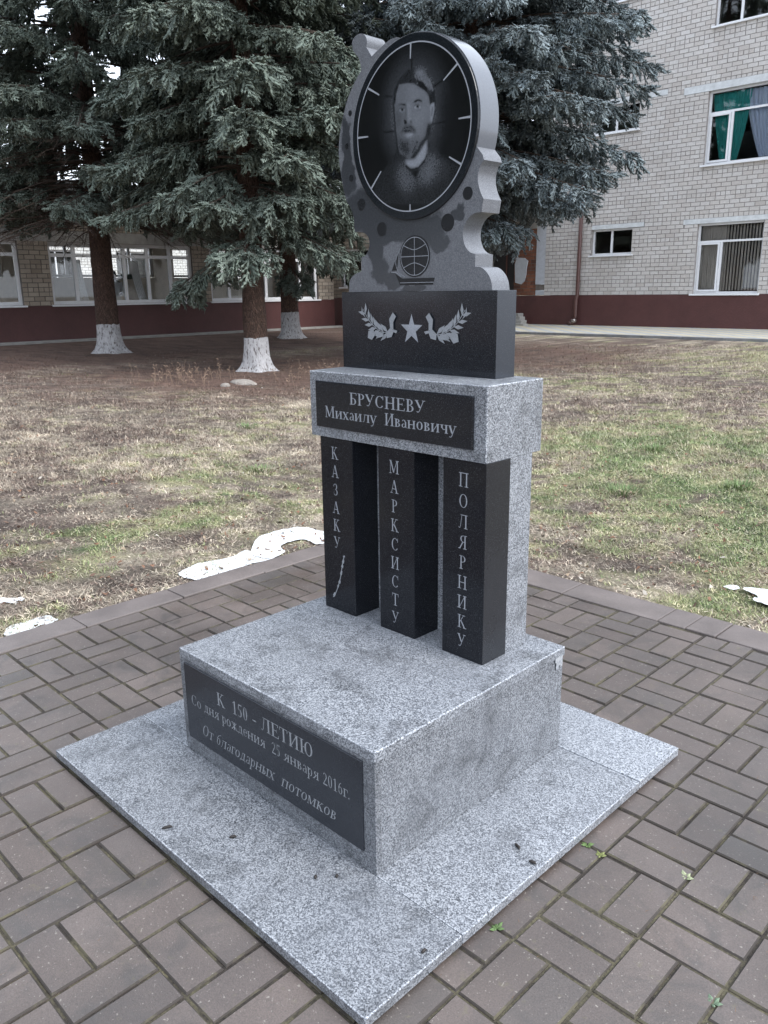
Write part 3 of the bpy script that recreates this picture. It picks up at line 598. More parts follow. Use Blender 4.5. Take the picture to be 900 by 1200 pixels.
def paint():
    rn = RNG.random((NG, NG)); T = np.full((NG, NG), .006)
    def lay(P, v, k=1, tex=.0, op=1.0):
        nonlocal T
        M = poly_mask(XC, ZC, PP(P)); M = blur(M, k) if k else M
        vv = v*(1+tex*(rn-.5)*2); T = T*(1-M*op)+vv*M*op
    # halo
    hx, hz = crop(360, 470); ax = abs(crop(600, 470)[0]-hx); az = abs(crop(360, 100)[1]-hz)
    d = np.sqrt(((XC-hx)/ax)**2+((ZC-hz)/(az*1.12))**2); T += .070*np.clip(1.35-d, 0, 1)**1.3*(.75+.5*rn)
    lay([(560, 380), (640, 330), (733, 420), (733, 800), (640, 830), (600, 600)], .010, 9, .3, .7)
    lay([(20, 330), (140, 420), (110, 640), (20, 760)], .010, 9, .3, .6)
    # compass rays going dark across the halo
    for P in ([(345, 60), (358, 60), (356, 160), (346, 160)], [(135, 345), (205, 350), (205, 362), (135, 356)], [(520, 270), (610, 205), (618, 215), (528, 282)], [(130, 628), (215, 618), (215, 632), (130, 642)], [(500, 565), (640, 540), (642, 552), (502, 580)]): lay(P, .008, 1)
    # shoulders, coat
    lay([(235, 780), (150, 905), (60, 1010), (60, 1200), (733, 1200), (733, 900), (560, 820), (490, 725), (465, 690), (300, 760)], .016, 2, .3)
    lay([(300, 850), (230, 930), (260, 1050), (330, 1110), (390, 1010), (340, 930)], .075, 9, .6)
    lay([(470, 780), (560, 860), (545, 960), (470, 1040), (395, 1010), (430, 900), (470, 820)], .09, 9, .6)
    lay([(560, 850), (640, 900), (600, 1000), (540, 970)], .045, 9, .6, .8)
    lay([(340, 940), (410, 915), (385, 1000)], .008, 2); 
    # neck and collar
    lay([(300, 850), (380, 840), (468, 690), (466, 820), (410, 900), (350, 915), (310, 890)], .215, 2, .15)
    lay([(305, 885), (345, 920), (400, 905), (455, 840), (467, 800), (473, 815), (450, 870), (395, 925), (340, 940), (300, 905)], .012, 1)
    # face
    lay([(212, 400), (222, 330), (250, 258), (340, 248), (440, 290), (490, 370), (500, 420), (528, 398), (530, 470), (510, 560), (480, 570), (475, 640), (430, 740), (330, 845), (260, 800), (232, 700), (218, 560)], .115, 1, .15)
    lay([(330, 270), (430, 310), (470, 380), (350, 380), (300, 350)], .15, 8, .1, .8)
    lay([(400, 460), (480, 430), (500, 520), (440, 620), (370, 580), (340, 480)], .15, 9, .1, .8)
    lay([(225, 470), (290, 500), (290, 560), (240, 600), (222, 560)], .07, 7, .1, .8)
    lay([(225, 330), (300, 290), (320, 360), (240, 400)], .085, 7, .1, .7)
    # ear
    lay([(495, 425), (510, 400), (530, 400), (530, 470), (512, 555), (495, 545)], .20, 1, .1); lay([(505, 440), (516, 430), (514, 500), (503, 510)], .08, 1)
    # hair
    lay([(205, 400), (213, 300), (255, 210), (325, 143), (400, 122), (470, 148), (512, 235), (532, 320), (532, 400), (508, 402), (494, 422), (484, 340), (440, 290), (372, 252), (300, 247), (252, 262), (232, 330), (222, 420)], .018, 1, .5)
    for P in ([(370, 150), (420, 135), (470, 170), (440, 230), (400, 225)], [(440, 190), (490, 220), (505, 290), (470, 300), (440, 240)]): lay(P, .15, 4, .5, .8)
    for a in range(16):
        x0 = 365+a*8; z0 = 150+abs(a-5)*7; lay([(x0, z0), (x0+4, z0), (x0+34, z0+88), (x0+27, z0+90)], .24 if a % 2 else .02, 1, .4, .75)
    for P in ([(375, 210), (470, 280), (480, 325), (440, 300), (380, 262), (402, 262)], [(390, 225), (440, 240), (470, 300), (430, 280)]): lay(P, .012, 1, .4)
    for a in range(22):      # combed strands over the whole head
        x0 = 225+a*12; z0 = 250-75*math.sin(math.pi*a/24); lay([(x0, z0), (x0+4, z0-2), (x0+14, z0+62), (x0+9, z0+64)], .04 if a % 3 else .012, 1, .4, .35)
    lay([(216, 420), (240, 400), (262, 470), (268, 560), (250, 640), (226, 600)], .045, 6, .2, .75)      # shaded temple and cheek
    lay([(452, 560), (486, 480), (500, 520), (480, 570), (462, 650), (430, 700)], .075, 6, .2, .6)
    # brows, eyes
    lay([(352, 410), (378, 383), (405, 371), (434, 386), (432, 400), (404, 389), (380, 400)], .012, 1); lay([(238, 432), (262, 410), (300, 410), (315, 440), (300, 430), (262, 420)], .02, 1)
    lay([(370, 428), (395, 415), (425, 430), (420, 445), (395, 452), (372, 445)], .24, 1); lay([(385, 420), (408, 420), (408, 446), (388, 446)], .012, 1); lay([(366, 425), (395, 410), (428, 428), (426, 433), (395, 417), (370, 430)], .015, 1)
    lay([(252, 455), (275, 440), (302, 452), (296, 468), (272, 475), (256, 468)], .20, 1); lay([(266, 443), (288, 443), (288, 470), (268, 470)], .012, 1); lay([(248, 452), (275, 436), (306, 448), (305, 455), (275, 442), (252, 458)], .015, 1)
    lay([(376, 452), (400, 460), (424, 450), (420, 458), (400, 467)], .07, 1)
    # nose
    lay([(300, 430), (318, 440), (318, 500), (305, 540), (292, 545), (298, 500)], .055, 2, .1, .85); lay([(318, 400), (335, 410), (338, 540), (322, 550)], .215, 3, .1, .8)
    lay([(287, 535), (310, 538), (316, 565), (292, 572)], .015, 1); lay([(335, 540), (350, 545), (352, 560), (340, 558)], .015, 1)
    # moustache, mouth, beard
    lay([(262, 660), (272, 610), (300, 575), (345, 575), (378, 610), (384, 660), (370, 640), (340, 610), (300, 608), (280, 640)], .022, 2, .6, .85)
    lay([(285, 625), (300, 612), (340, 612), (365, 635), (340, 640), (300, 645)], .03, 1, .2); lay([(305, 648), (340, 640), (360, 645), (350, 668), (320, 672), (305, 664)], .235, 2, .1)
    lay([(220, 560), (240, 620), (255, 680), (300, 690), (335, 700), (345, 760), (330, 848), (280, 830), (235, 740), (228, 640)], .020, 5, .8, .9)
    lay([(335, 850), (365, 790), (400, 730), (455, 670), (475, 565), (505, 570), (500, 640), (470, 690), (400, 790)], .02, 2, .6)
    lay([(340, 690), (390, 670), (415, 700), (370, 770), (345, 760)], .06, 4, .8, .8); lay([(390, 700), (400, 705), (360, 800), (350, 795)], .02, 1, .5)
    for a in range(14):
        x0 = 345+a*7; z0 = 690+((a*37) % 50); lay([(x0, z0), (x0+4, z0), (x0-8, z0+34), (x0-12, z0+32)], .02 if a % 2 else .15, 1, .4, .7)
    # outlines
    lay([(204, 400), (214, 400), (224, 560), (238, 700), (245, 780), (235, 785), (228, 700), (214, 560)], .010, 1, 0, .9); lay([(532, 320), (538, 400), (534, 480), (514, 566), (508, 562), (526, 470), (528, 400)], .010, 1, 0, .9)
    T = T*(1+.22*(rn-.5)); return np.clip(T, .006, .3)
T = paint(); r2 = np.hypot(GXX, GZZ)
V = np.stack([XC, np.full_like(XC, yd-.0004), ZC], -1).reshape(-1, 3); i = np.arange((NG-1)**2); rr = i//(NG-1); cc = i % (NG-1); a = rr*NG+cc
F = np.stack([a, a+1, a+NG+1, a+NG], 1); keep = (r2.reshape(-1)[F].max(1) < .2228); F = F[keep]
used = np.unique(F); remap = np.full(len(V), -1); remap[used] = np.arange(len(used)); t = T.reshape(-1)[used]
m = Mt('etched_portrait', .35); at = m.attr(); m.color(at); m.rough(m.ramp(at, [(0.02, .17), (.12, .6)])); PORT = m.m
link('etched_portrait', npmesh('etched_portrait', V[used], remap[F], [PORT], col=np.stack([t*.90, t*.97, t*1.10], 1), smooth=True), None, dk)
def bar2(mb, x0, z0, x1, z1, w0, w1, y):
    d = Vector((x1-x0, 0, z1-z0)).normalized(); p = Vector((-d.z, 0, d.x)); A = Vector((x0, y, z0)); B = Vector((x1, y, z1))
    mb.add([A-p*w0/2, B-p*w1/2, B+p*w1/2, A+p*w0/2], [(0, 1, 2, 3)]); return mb
mb = MB()
for (x0, z0, x1, z1) in ((-.515, 2.0905, -.517, 2.052), (-.341, 2.008, -.392, 1.975), (-.294, 1.869, -.336, 1.870), (-.325, 1.752, -.369, 1.776), (-.52, 1.6445, -.52, 1.662), (-.684, 1.72, -.64, 1.766), (-.739, 1.872, -.694, 1.870), (-.690, 2.003, -.644, 1.978)): bar2(mb, x0, z0, x1, z1, .0060, .0038, yd-.0011); mb.build('compass_tick', ETCH, dk); mb = MB()
# drilled holes
HM = granite_dark('polished_recess', (.006, .007, .009), .2, .03)
for (x, z, r) in ((-.781, 1.949, .0075), (-.799, 1.856, .0085), (-.782, 1.76, .0095), (-.738, 1.678, .016), (-.648, 1.599, .019), (-.306, 1.675, .016), (-.379, 1.602, .022)):
    V = []; F = []; n = 24
    for k, (rr, yy) in enumerate(((r*1.12, yh-.0004), (r, yh-.0006), (r*.98, yh-.0005))): V += [(x+rr*math.cos(2*math.pi*i/n), yy, z+rr*math.sin(2*math.pi*i/n)) for i in range(n)]
    F = [tuple(range(2*n, 3*n))]+[(k*n+i, k*n+(i+1) % n, (k+1)*n+(i+1) % n, (k+1)*n+i) for k in (0, 1) for i in range(n)]
    o = MB().add(V, F).build('polished_dot', HM, head)
# globe with ship
gl = disc('etched_globe', -.5085, 1.5135, .0625, .0605, yh-.0012, yh+.0005, HM, head, 64)
mb = MB(); y_ = yh-.0018
def curve2(mb, pts, w0, y):
    P = catmull(pts, 5) if len(pts) > 2 else pts
    V = []; n = len(P)
    for i, p in enumerate(P):
        a = P[max(i-1, 0)]; b = P[min(i+1, n-1)]; d = Vector((b[0]-a[0], 0, b[1]-a[1])).normalized(); q = Vector((-d.z, 0, d.x))*w0/2
        V += [Vector((p[0], y, p[1]))-q, Vector((p[0], y, p[1]))+q]
    mb.add(V, [(2*i, 2*i+2, 2*i+3, 2*i+1) for i in range(n-1)])
gx_, gz_ = -.5085, 1.5135
curve2(mb, [(gx_+.057*math.cos(a), gz_+.055*math.sin(a)) for a in np.linspace(0, 2*math.pi, 40)], .0018, y_)
curve2(mb, [(gx_, gz_-.055), (gx_, gz_+.055)], .0018, y_-.0003); curve2(mb, [(gx_-.057, gz_), (gx_+.057, gz_)], .0018, y_-.0005)
curve2(mb, [(gx_-.046, gz_+.033), (gx_, gz_+.019), (gx_+.046, gz_+.033)], .0018, y_-.0007); curve2(mb, [(gx_-.046, gz_-.033), (gx_, gz_-.019), (gx_+.046, gz_-.033)], .0018, y_-.0009)
mb.build('meridian_lines', ETCH, gl)
mb = MB(); y_ = yh-.0007
for P in ([(-.592, 1.466), (-.562, 1.450), (-.427, 1.450), (-.434, 1.430), (-.570, 1.430)], [(-.575, 1.532), (-.606, 1.474), (-.583, 1.474)]):
    mb.add([(x, y_, z) for x, z in P], [tuple(range(len(P)))])
mb.build('etched_ship', HM, head)
mb = MB(); curve2(mb, [(-.608, 1.470), (-.585, 1.467), (-.565, 1.455)], .0022, y_-.0004); curve2(mb, [(-.570, 1.437), (-.431, 1.437)], .0016, y_-.0006); curve2(mb, [(-.568, 1.54), (-.588, 1.503), (-.578, 1.470), (-.55, 1.455)], .0016, y_-.0002)
mb.build('ship_outline', ETCH, head)
# star and laurel
ye = .6931-.0006
mb = MB(); cx, cz = -.5175, 1.2965; P = []
for k in range(10): r = (.0475 if k % 2 == 0 else .0188); a = math.pi/2+k*math.pi/5; P.append((cx+r*math.cos(a), ye, cz+r*math.sin(a)))
mb.add(P+[(cx, ye-.0015, cz)], [(k, (k+1) % 10, 10) for k in range(10)]); mb.build('etched_star', ETCH, MON)
def laurel(s):
    mb = MB(); yy = ye; cxx = -.5175
    sp = catmull([(-.605, 1.286), (-.640, 1.286), (-.672, 1.298), (-.704, 1.322), (-.732, 1.358)], 2)
    X = lambda p: cxx+(p[0]-cxx)*s
    k = 0
    for i in range(1, len(sp)-1):
        p = sp[i]; d = Vector((sp[i+1][0]-sp[i-1][0], 0, sp[i+1][1]-sp[i-1][1])).normalized(); n = Vector((-d.z, 0, d.x))
        for sd in (-1, 1):
            L = .044*(1-.25*i/len(sp)); dr = (d*.75+n*sd*.62).normalized(); q = Vector((-dr.z, 0, dr.x)); A = Vector((p[0], 0, p[1])); k += 1; y2 = yy-.00012*k
            pts = [A, A+dr*L*.45-q*L*.17, A+dr*L, A+dr*L*.45+q*L*.17, A+dr*L*.7+q*L*.12]
            mb.add([(X((v.x, v.z)), y2, v.z) for v in pts], [(0, 1, 2, 3)])
    curve2(mb, [(X(p), p[1]) for p in sp], .0022, yy-.0018); T_ = sp[-1]; mb.add([(X((T_[0]+.012, 0)), yy-.002, T_[1]-.028), (X((T_[0]+.001, 0)), yy-.002, T_[1]-.012), (X((T_[0]-.005, 0)), yy-.002, T_[1]+.008), (X((T_[0]-.007, 0)), yy-.002, T_[1]-.014)], [(0, 1, 2, 3)])
    o = mb.build('laurel_branch', ETCH_FAINT, MON)
    r = MB()
    for j, P in enumerate(([(-.706, 1.288), (-.710, 1.266), (-.690, 1.260), (-.676, 1.276), (-.682, 1.292)], [(-.676, 1.275), (-.660, 1.268), (-.640, 1.272), (-.636, 1.284), (-.662, 1.288)], [(-.624, 1.286), (-.622, 1.268), (-.600, 1.272), (-.590, 1.292), (-.606, 1.300)],
                        [(-.606, 1.296), (-.610, 1.328), (-.594, 1.348), (-.580, 1.336), (-.592, 1.318), (-.592, 1.296)], [(-.594, 1.296), (-.574, 1.292), (-.580, 1.284), (-.594, 1.288)])):
        r.add([(X(p), ye-.0034-.0003*j, p[1]) for p in P], [tuple(range(len(P)))])
    r.build('etched_ribbon', ETCH_FAINT, o)
laurel(1); laurel(-1)

cols[2].data.materials.append(granite_dark('paler_column_side', (.012, .013, .016), .2, .16)); cols[2].data.polygons[3].material_index = 1  # right face of this column paler than its front
# ---- lettering: a serif hand built from strokes (units of cap height)
TK, TN, SF = .135, .05, .045
def G_line(x0, y0, x1, y1, w): return ('l', x0, y0, x1, y1, w)
def G_stem(x, y0=0, y1=1, s0=1, s1=1, w=TK):
    o = [('l', x, y0, x, y1, w)]
    if s0: o.append(('h', x-.16, x+.16, y0+SF/2, SF))
    if s1: o.append(('h', x-.16, x+.16, y1-SF/2, SF))
    return o
def G_bar(x0, x1, y, w=TN): return ('h', x0, x1, y, w)
def G_arc(cx, cy, rx, ry, a0, a1, wt=TK, wn=TN): return ('a', cx, cy, rx, ry, a0, a1, wt, wn)
def glyphs(h=1.0):
    """upper-case shapes drawn h high"""
    S = lambda x, s0=1, s1=1: G_stem(x, 0, h, s0, s1); g = {}
    g['К'] = (S(.2)+[G_line(.24, .42*h, .60, h, TN), G_line(.36, .56*h, .70, 0, TK), ('h', .48, .74, h-SF/2, SF), ('h', .55, .85, SF/2, SF)], .84)
    g['А'] = ([G_line(.12, 0, .40, h, TN), G_line(.40, h, .68, 0, TK), G_bar(.20, .60, .33*h), ('h', 0, .25, SF/2, SF), ('h', .52, .84, SF/2, SF)], .84)
    g['З'] = ([G_arc(.28, .745*h, .22, .235*h, 130, -90), G_arc(.28, .27*h, .26, .25*h, 90, -135), G_line(.07, .16*h, .12, .30*h, .06), G_line(.09, .74*h, .11, .90*h, .06)], .62)
    g['У'] = ([G_line(.12, h, .40, .40*h, TK), G_line(.66, h, .34, .12*h, TN), G_arc(.24, .13*h, .10, .10*h, 0, -180, .08, .06), ('h', .02, .28, h-SF/2, SF), ('h', .54, .78, h-SF/2, SF)], .80)
    g['М'] = ([G_line(.14, 0, .14, h, TN), G_line(.17, h, .48, .08*h, TK), G_line(.48, .08*h, .82, h, TN), ('h', .03, .26, SF/2, SF), ('h', .03, .20, h-SF/2, SF)]+S(.86), 1.06)
    g['Р'] = (S(.2)+[G_arc(.34, .745*h, .26, .235*h, 90, -90), G_bar(.2, .35, .98*h-.005), G_bar(.2, .35, .51*h)], .66)
    g['С'] = ([G_arc(.42, .5*h, .35, .49*h, 48, 318), G_line(.68, .68*h, .68, h, .05)], .78)
    g['И'] = (S(.2)+S(.72)+[G_line(.24, .08*h, .68, .92*h, TN)], .92)
    g['Т'] = (S(.38, 1, 0)+[G_bar(.05, .71, h-TN/2), G_line(.06, .76*h, .06, h, .045), G_line(.70, .76*h, .70, h, .045)], .76)
    g['П'] = (S(.2)+S(.72)+[G_bar(.2, .72, h-TN/2)], .92)
    g['О'] = ([G_arc(.43, .5*h, .35, .49*h, 0, 360)], .86)
    g['Л'] = ([G_line(.22, .12*h, .34, h, TN), G_arc(.14, .10*h, .08, .09*h, 0, -180, .07, .05), ('h', .22, .72, h-TN/2, TN)]+S(.70), .90)
    g['Я'] = (S(.60)+[G_arc(.42, .745*h, .24, .235*h, 90, 270), G_bar(.42, .60, h-.03), G_bar(.42, .60, .51*h), G_line(.40, .50*h, .14, .03*h, .10), ('h', 0, .20, SF/2, SF)], .80)
    g['Н'] = (S(.2)+S(.72)+[G_bar(.2, .72, .5*h)], .92)
    g['Б'] = (S(.2)+[G_bar(.2, .62, h-TN/2), G_line(.62, .80*h, .62, h, .045), G_arc(.36, .28*h, .25, .26*h, 90, -90), G_bar(.2, .37, .54*h), G_bar(.2, .37, .025)], .70)
    g['Е'] = (S(.2)+[G_bar(.2, .64, h-TN/2), G_bar(.2, .50, .52*h), G_bar(.2, .66, TN/2), G_line(.65, 0, .67, .22*h, .045), G_line(.63, .80*h, .63, h, .045), G_line(.50, .42*h, .50, .62*h, .04)], .74)
    g['В'] = (S(.2)+[G_arc(.34, .76*h, .22, .22*h, 90, -90), G_arc(.36, .27*h, .26, .25*h, 90, -90), G_bar(.2, .36, h-.03), G_bar(.2, .36, .53*h), G_bar(.2, .37, .025)], .70)
    g['Ю'] = (S(.2)+[G_arc(.74, .5*h, .32, .49*h, 0, 360), G_bar(.2, .44, .5*h)], 1.14)
    g['Ж'] = (S(.5)+[G_line(.5, .5*h, .18, h, .07), G_line(.5, .5*h, .12, 0, .09), G_line(.5, .5*h, .82, h, .07), G_line(.5, .5*h, .88, 0, .09), ('h', .02, .24, SF/2, SF), ('h', .78, 1.0, SF/2, SF), ('h', .10, .28, h-SF/2, SF), ('h', .72, .90, h-SF/2, SF)], 1.02)
    g['Ч'] = (S(.62)+[G_line(.2, .60*h, .2, h, TK), ('h', .04, .36, h-SF/2, SF), G_arc(.41, .62*h, .21, .22*h, 180, 300, .09, .06)], .82)
    g['Х'] = ([G_line(.16, h, .62, 0, TK), G_line(.62, h, .14, 0, TN), ('h', .02, .30, h-SF/2, SF), ('h', .5, .76, h-SF/2, SF), ('h', 0, .28, SF/2, SF), ('h', .48, .78, SF/2, SF)], .78)
    g['Ы'] = (S(.18)+[G_arc(.30, .27*h, .20, .25*h, 90, -90), G_bar(.18, .31, .52*h), G_bar(.18, .31, .025)]+S(.74), .92)
    g['Г'] = (S(.2)+[G_bar(.2, .6, h-TN/2), G_line(.6, .74*h, .6, h, .045)], .62)
    return g
GL = dict(glyphs(1.0))
X_ = .66
lo = glyphs(X_)
for k in 'КХЛВНЧЯЖТМПГИОЫУ': GL[k.lower()] = (lo[k][0], lo[k][1]*.84, .84)
GL['с'] = (lo['С'][0], lo['С'][1]*.74, .74); GL['о'] = (lo['О'][0], lo['О'][1]*.76, .76)
GL['у'] = ([G_line(.10, X_, .32, .05, TK), G_line(.56, X_, .26, -.20, TN), G_arc(.17, -.18, .09, .08, 0, -180, .07, .05), ('h', 0, .24, X_-SF/2, SF), ('h', .44, .66, X_-SF/2, SF)], .64)
GL['а'] = ([G_arc(.24, .17, .17, .16, 60, 330, .10, .045), G_line(.42, .06, .42, .48, .11), G_arc(.26, .48, .16, .17, 0, 160, .09, .05), G_line(.42, .06, .50, .02, .06)], .54)
GL['е'] = ([G_arc(.29, .32, .22, .32, 0, 315, .11, .045), G_bar(.09, .50, .35, .045)], .54)
GL['р'] = ([G_line(.14, -.28, .14, X_, .12), ('h', 0, .28, -.28, SF), ('h', .02, .14, X_-SF/2, SF), G_arc(.33, .32, .19, .32, 150, -150, .11, .045)], .58)
GL['д'] = ([G_line(.16, .06, .24, X_, .045), G_line(.46, .04, .46, X_, .12), G_bar(.22, .54, X_-TN/2), G_bar(.02, .64, .045), G_line(.045, -.14, .045, .06, .045), G_line(.62, -.14, .62, .06, .045)], .66)
GL['б'] = ([G_arc(.28, .30, .20, .30, 0, 360, .10, .045), G_arc(.36, .52, .28, .36, 180, 100, .09, .05), G_line(.31, .88, .50, .94, .06)], .56)
GL['г'] = ([G_line(.16, 0, .16, X_, .12), ('h', .02, .32, SF/2, SF), G_bar(.06, .46, X_-TN/2), G_line(.46, .46, .46, X_, .045)], .48)
GL['К'] = GL['К']; GL['1'] = ([G_line(.26, 0, .26, 1, .12), G_line(.10, .84, .26, .97, .06), ('h', .10, .42, SF/2, SF)], .5)
GL['5'] = ([G_arc(.22, .31, .22, .30, 110, -130, .11, .06), G_line(.13, .56, .17, .95, .06), G_bar(.15, .46, .94, .09)], .52)
GL['0'] = ([G_arc(.25, .5, .19, .49, 0, 360, .11, .04)], .5)
GL['2'] = ([G_arc(.23, .74, .18, .24, 160, -20, .10, .05), G_line(.40, .68, .08, .06, .07), G_bar(.05, .46, .05, .10)], .5)
GL['6'] = ([G_arc(.25, .31, .19, .30, 0, 360, .10, .05), G_arc(.46, .36, .40, .62, 185, 108, .09, .04)], .5)
GL['-'] = ([G_bar(.06, .40, .36, .08)], .46); GL['.'] = ([G_bar(.05, .16, .055, .11)], .24); GL[' '] = ([], .36)
def text_mb(s, height, shear=0.0, wscale=1.0, thin=1.0):
    """polygons in (x, z), baseline at 0; returns list of polys and total width"""
    polys = []; X = 0
    for ch in s:
        ent = GL[ch]; body, adv = ent[0], ent[1]; xs_ = ent[2] if len(ent) > 2 else (.76 if ch == 'о' else .74 if ch == 'с' else 1)
        if ch == 'о': adv = lo['О'][1]*.76; xs_ = .76
        for e in body:
            if e[0] == 'l':
                _, x0, y0, x1, y1, w0 = e; x0 *= xs_; x1 *= xs_; w0 *= thin; dx, dy = x1-x0, y1-y0; L = math.hypot(dx, dy)
                if abs(dx) < 1e-6: q = [(x0-w0/2, y0), (x0+w0/2, y0), (x0+w0/2, y1), (x0-w0/2, y1)]
                elif abs(dy) > .15: k = w0/2*L/abs(dy); q = [(x0-k, y0), (x0+k, y0), (x1+k, y1), (x1-k, y1)]
                else: k = w0/2; q = [(x0, y0-k), (x1, y1-k), (x1, y1+k), (x0, y0+k)]
                polys.append([(X+a, b) for a, b in q])
            elif e[0] == 'h':
                _, x0, x1, y, w0 = e; x0 *= xs_; x1 *= xs_; polys.append([(X+x0, y-w0/2), (X+x1, y-w0/2), (X+x1, y+w0/2), (X+x0, y+w0/2)])
            else:
                _, cx, cy, rx, ry, a0, a1, wt, wn = e; cx *= xs_; rx *= xs_; n = max(5, int(abs(a1-a0)/18)); o_ = []; i_ = []
                for k in range(n+1):
                    a = rad(a0+(a1-a0)*k/n); w0 = (wn+(wt-wn)*abs(math.cos(a))**1.3)*thin; c, s_ = math.cos(a), math.sin(a)
                    o_.append((X+cx+rx*c, cy+ry*s_)); i_.append((X+cx+(rx-w0)*c, cy+(ry-w0*.8)*s_))
                for k in range(n): polys.append([o_[k], o_[k+1], i_[k+1], i_[k]])
                polys.append(None)
        X += adv
    out = []
    for p in polys: out.append(None if p is None else [((x+shear*y)*wscale*height, y*height) for x, y in p])
    return out, X*wscale*height
def put_text(name, s, x0, z, height, y, mat, parent, width=None, slope=0, shear=0, center=None, thin=1.0):
    P, w0 = text_mb(s, height, shear, 1.0, thin); k = width/w0 if width else 1.0
    if ' ' in s.strip():      # every word is an object of its own
        X = x0; wd = ''
        for ch in s+' ':
            if ch == ' ':
                if wd: ww = text_mb(wd, height, shear, 1.0, thin)[1]*k; put_text(name, wd, X, z+slope*(X-x0), height, y, mat, parent, ww, slope, shear, None, thin); X += ww
                X += GL[' '][1]*height*k; wd = ''
            else: wd += ch
        return
    mb = MB(); W2 = w0*k; n = 0
    if center is not None: x0 = center-W2/2
    for p in P:
        if p is None: n += 1; continue
        n += 1; yy = y-.0004-.00002*(n % 12)
        ar = sum(p[i][0]*p[(i+1) % 4][1]-p[(i+1) % 4][0]*p[i][1] for i in range(4)); q = p if ar > 0 else p[::-1]
        mb.add([(x0+a*k, yy, z+b+slope*(a*k)) for a, b in q], [(0, 1, 2, 3)])
    return mb.build(name, mat, parent)
put_text('inscription', 'БРУСНЕВУ', -.640, 1.071, .037, .5355, ETCH, npq, .322)
put_text('inscription', 'Михаилу  Ивановичу', -.757, 1.0195, .037, .5355, ETCH, npq, .555, slope=.006)
put_text('inscription', 'К  150 - ЛЕТИЮ', -.668, .228, .042, -.005, ETCH_FAINT, plq, .445, slope=.018)
put_text('inscription', 'Со дня рождения  25 января 2016г.', -.812, .1755, .036, -.005, ETCH_FAINT, plq, .728, slope=.006, thin=.85)
put_text('inscription', 'От благодарных  потомков', -.765, .0885, .040, -.005, ETCH_FAINT, plq, .622, slope=.003, shear=.26, thin=.8)
for wd, cx, z0, pitch, c_ in (('КАЗАКУ', -.7275, .881, .0616, cols[0]), ('МАРКСИСТУ', -.4555, .873, .0618, cols[1]), ('ПОЛЯРНИКУ', -.182, .875, .0615, cols[2])):
    for n_, ch in enumerate(wd): put_text('letter', ch, 0, z0-pitch*n_, .041, .5458, ETCH, c_, center=cx, thin=.8)
mb = MB(); y_ = .5458-.0006; curve2(mb, [(-.694, .553), (-.704, .52), (-.716, .47), (-.736, .42), (-.756, .390)], .0035, y_)
for (x, z, a, L, w0) in ((-.699, .533, 1.2, .012, .010), (-.704, .515, 1.2, .010, .010), (-.710, .49, 1.25, .016, .009), (-.720, .455, 1.15, .012, .010), (-.728, .438, 1.1, .010, .008), (-.748, .402, 1.0, .016, .010), (-.694, .552, .4, .010, .006)):
    bar2(mb, x-math.cos(a)*L/2, z-math.sin(a)*L/2, x+math.cos(a)*L/2, z+math.sin(a)*L/2, w0, w0*.8, y_-.0004)
mb.build('etched_sabre', ETCH_FAINT, cols[0])

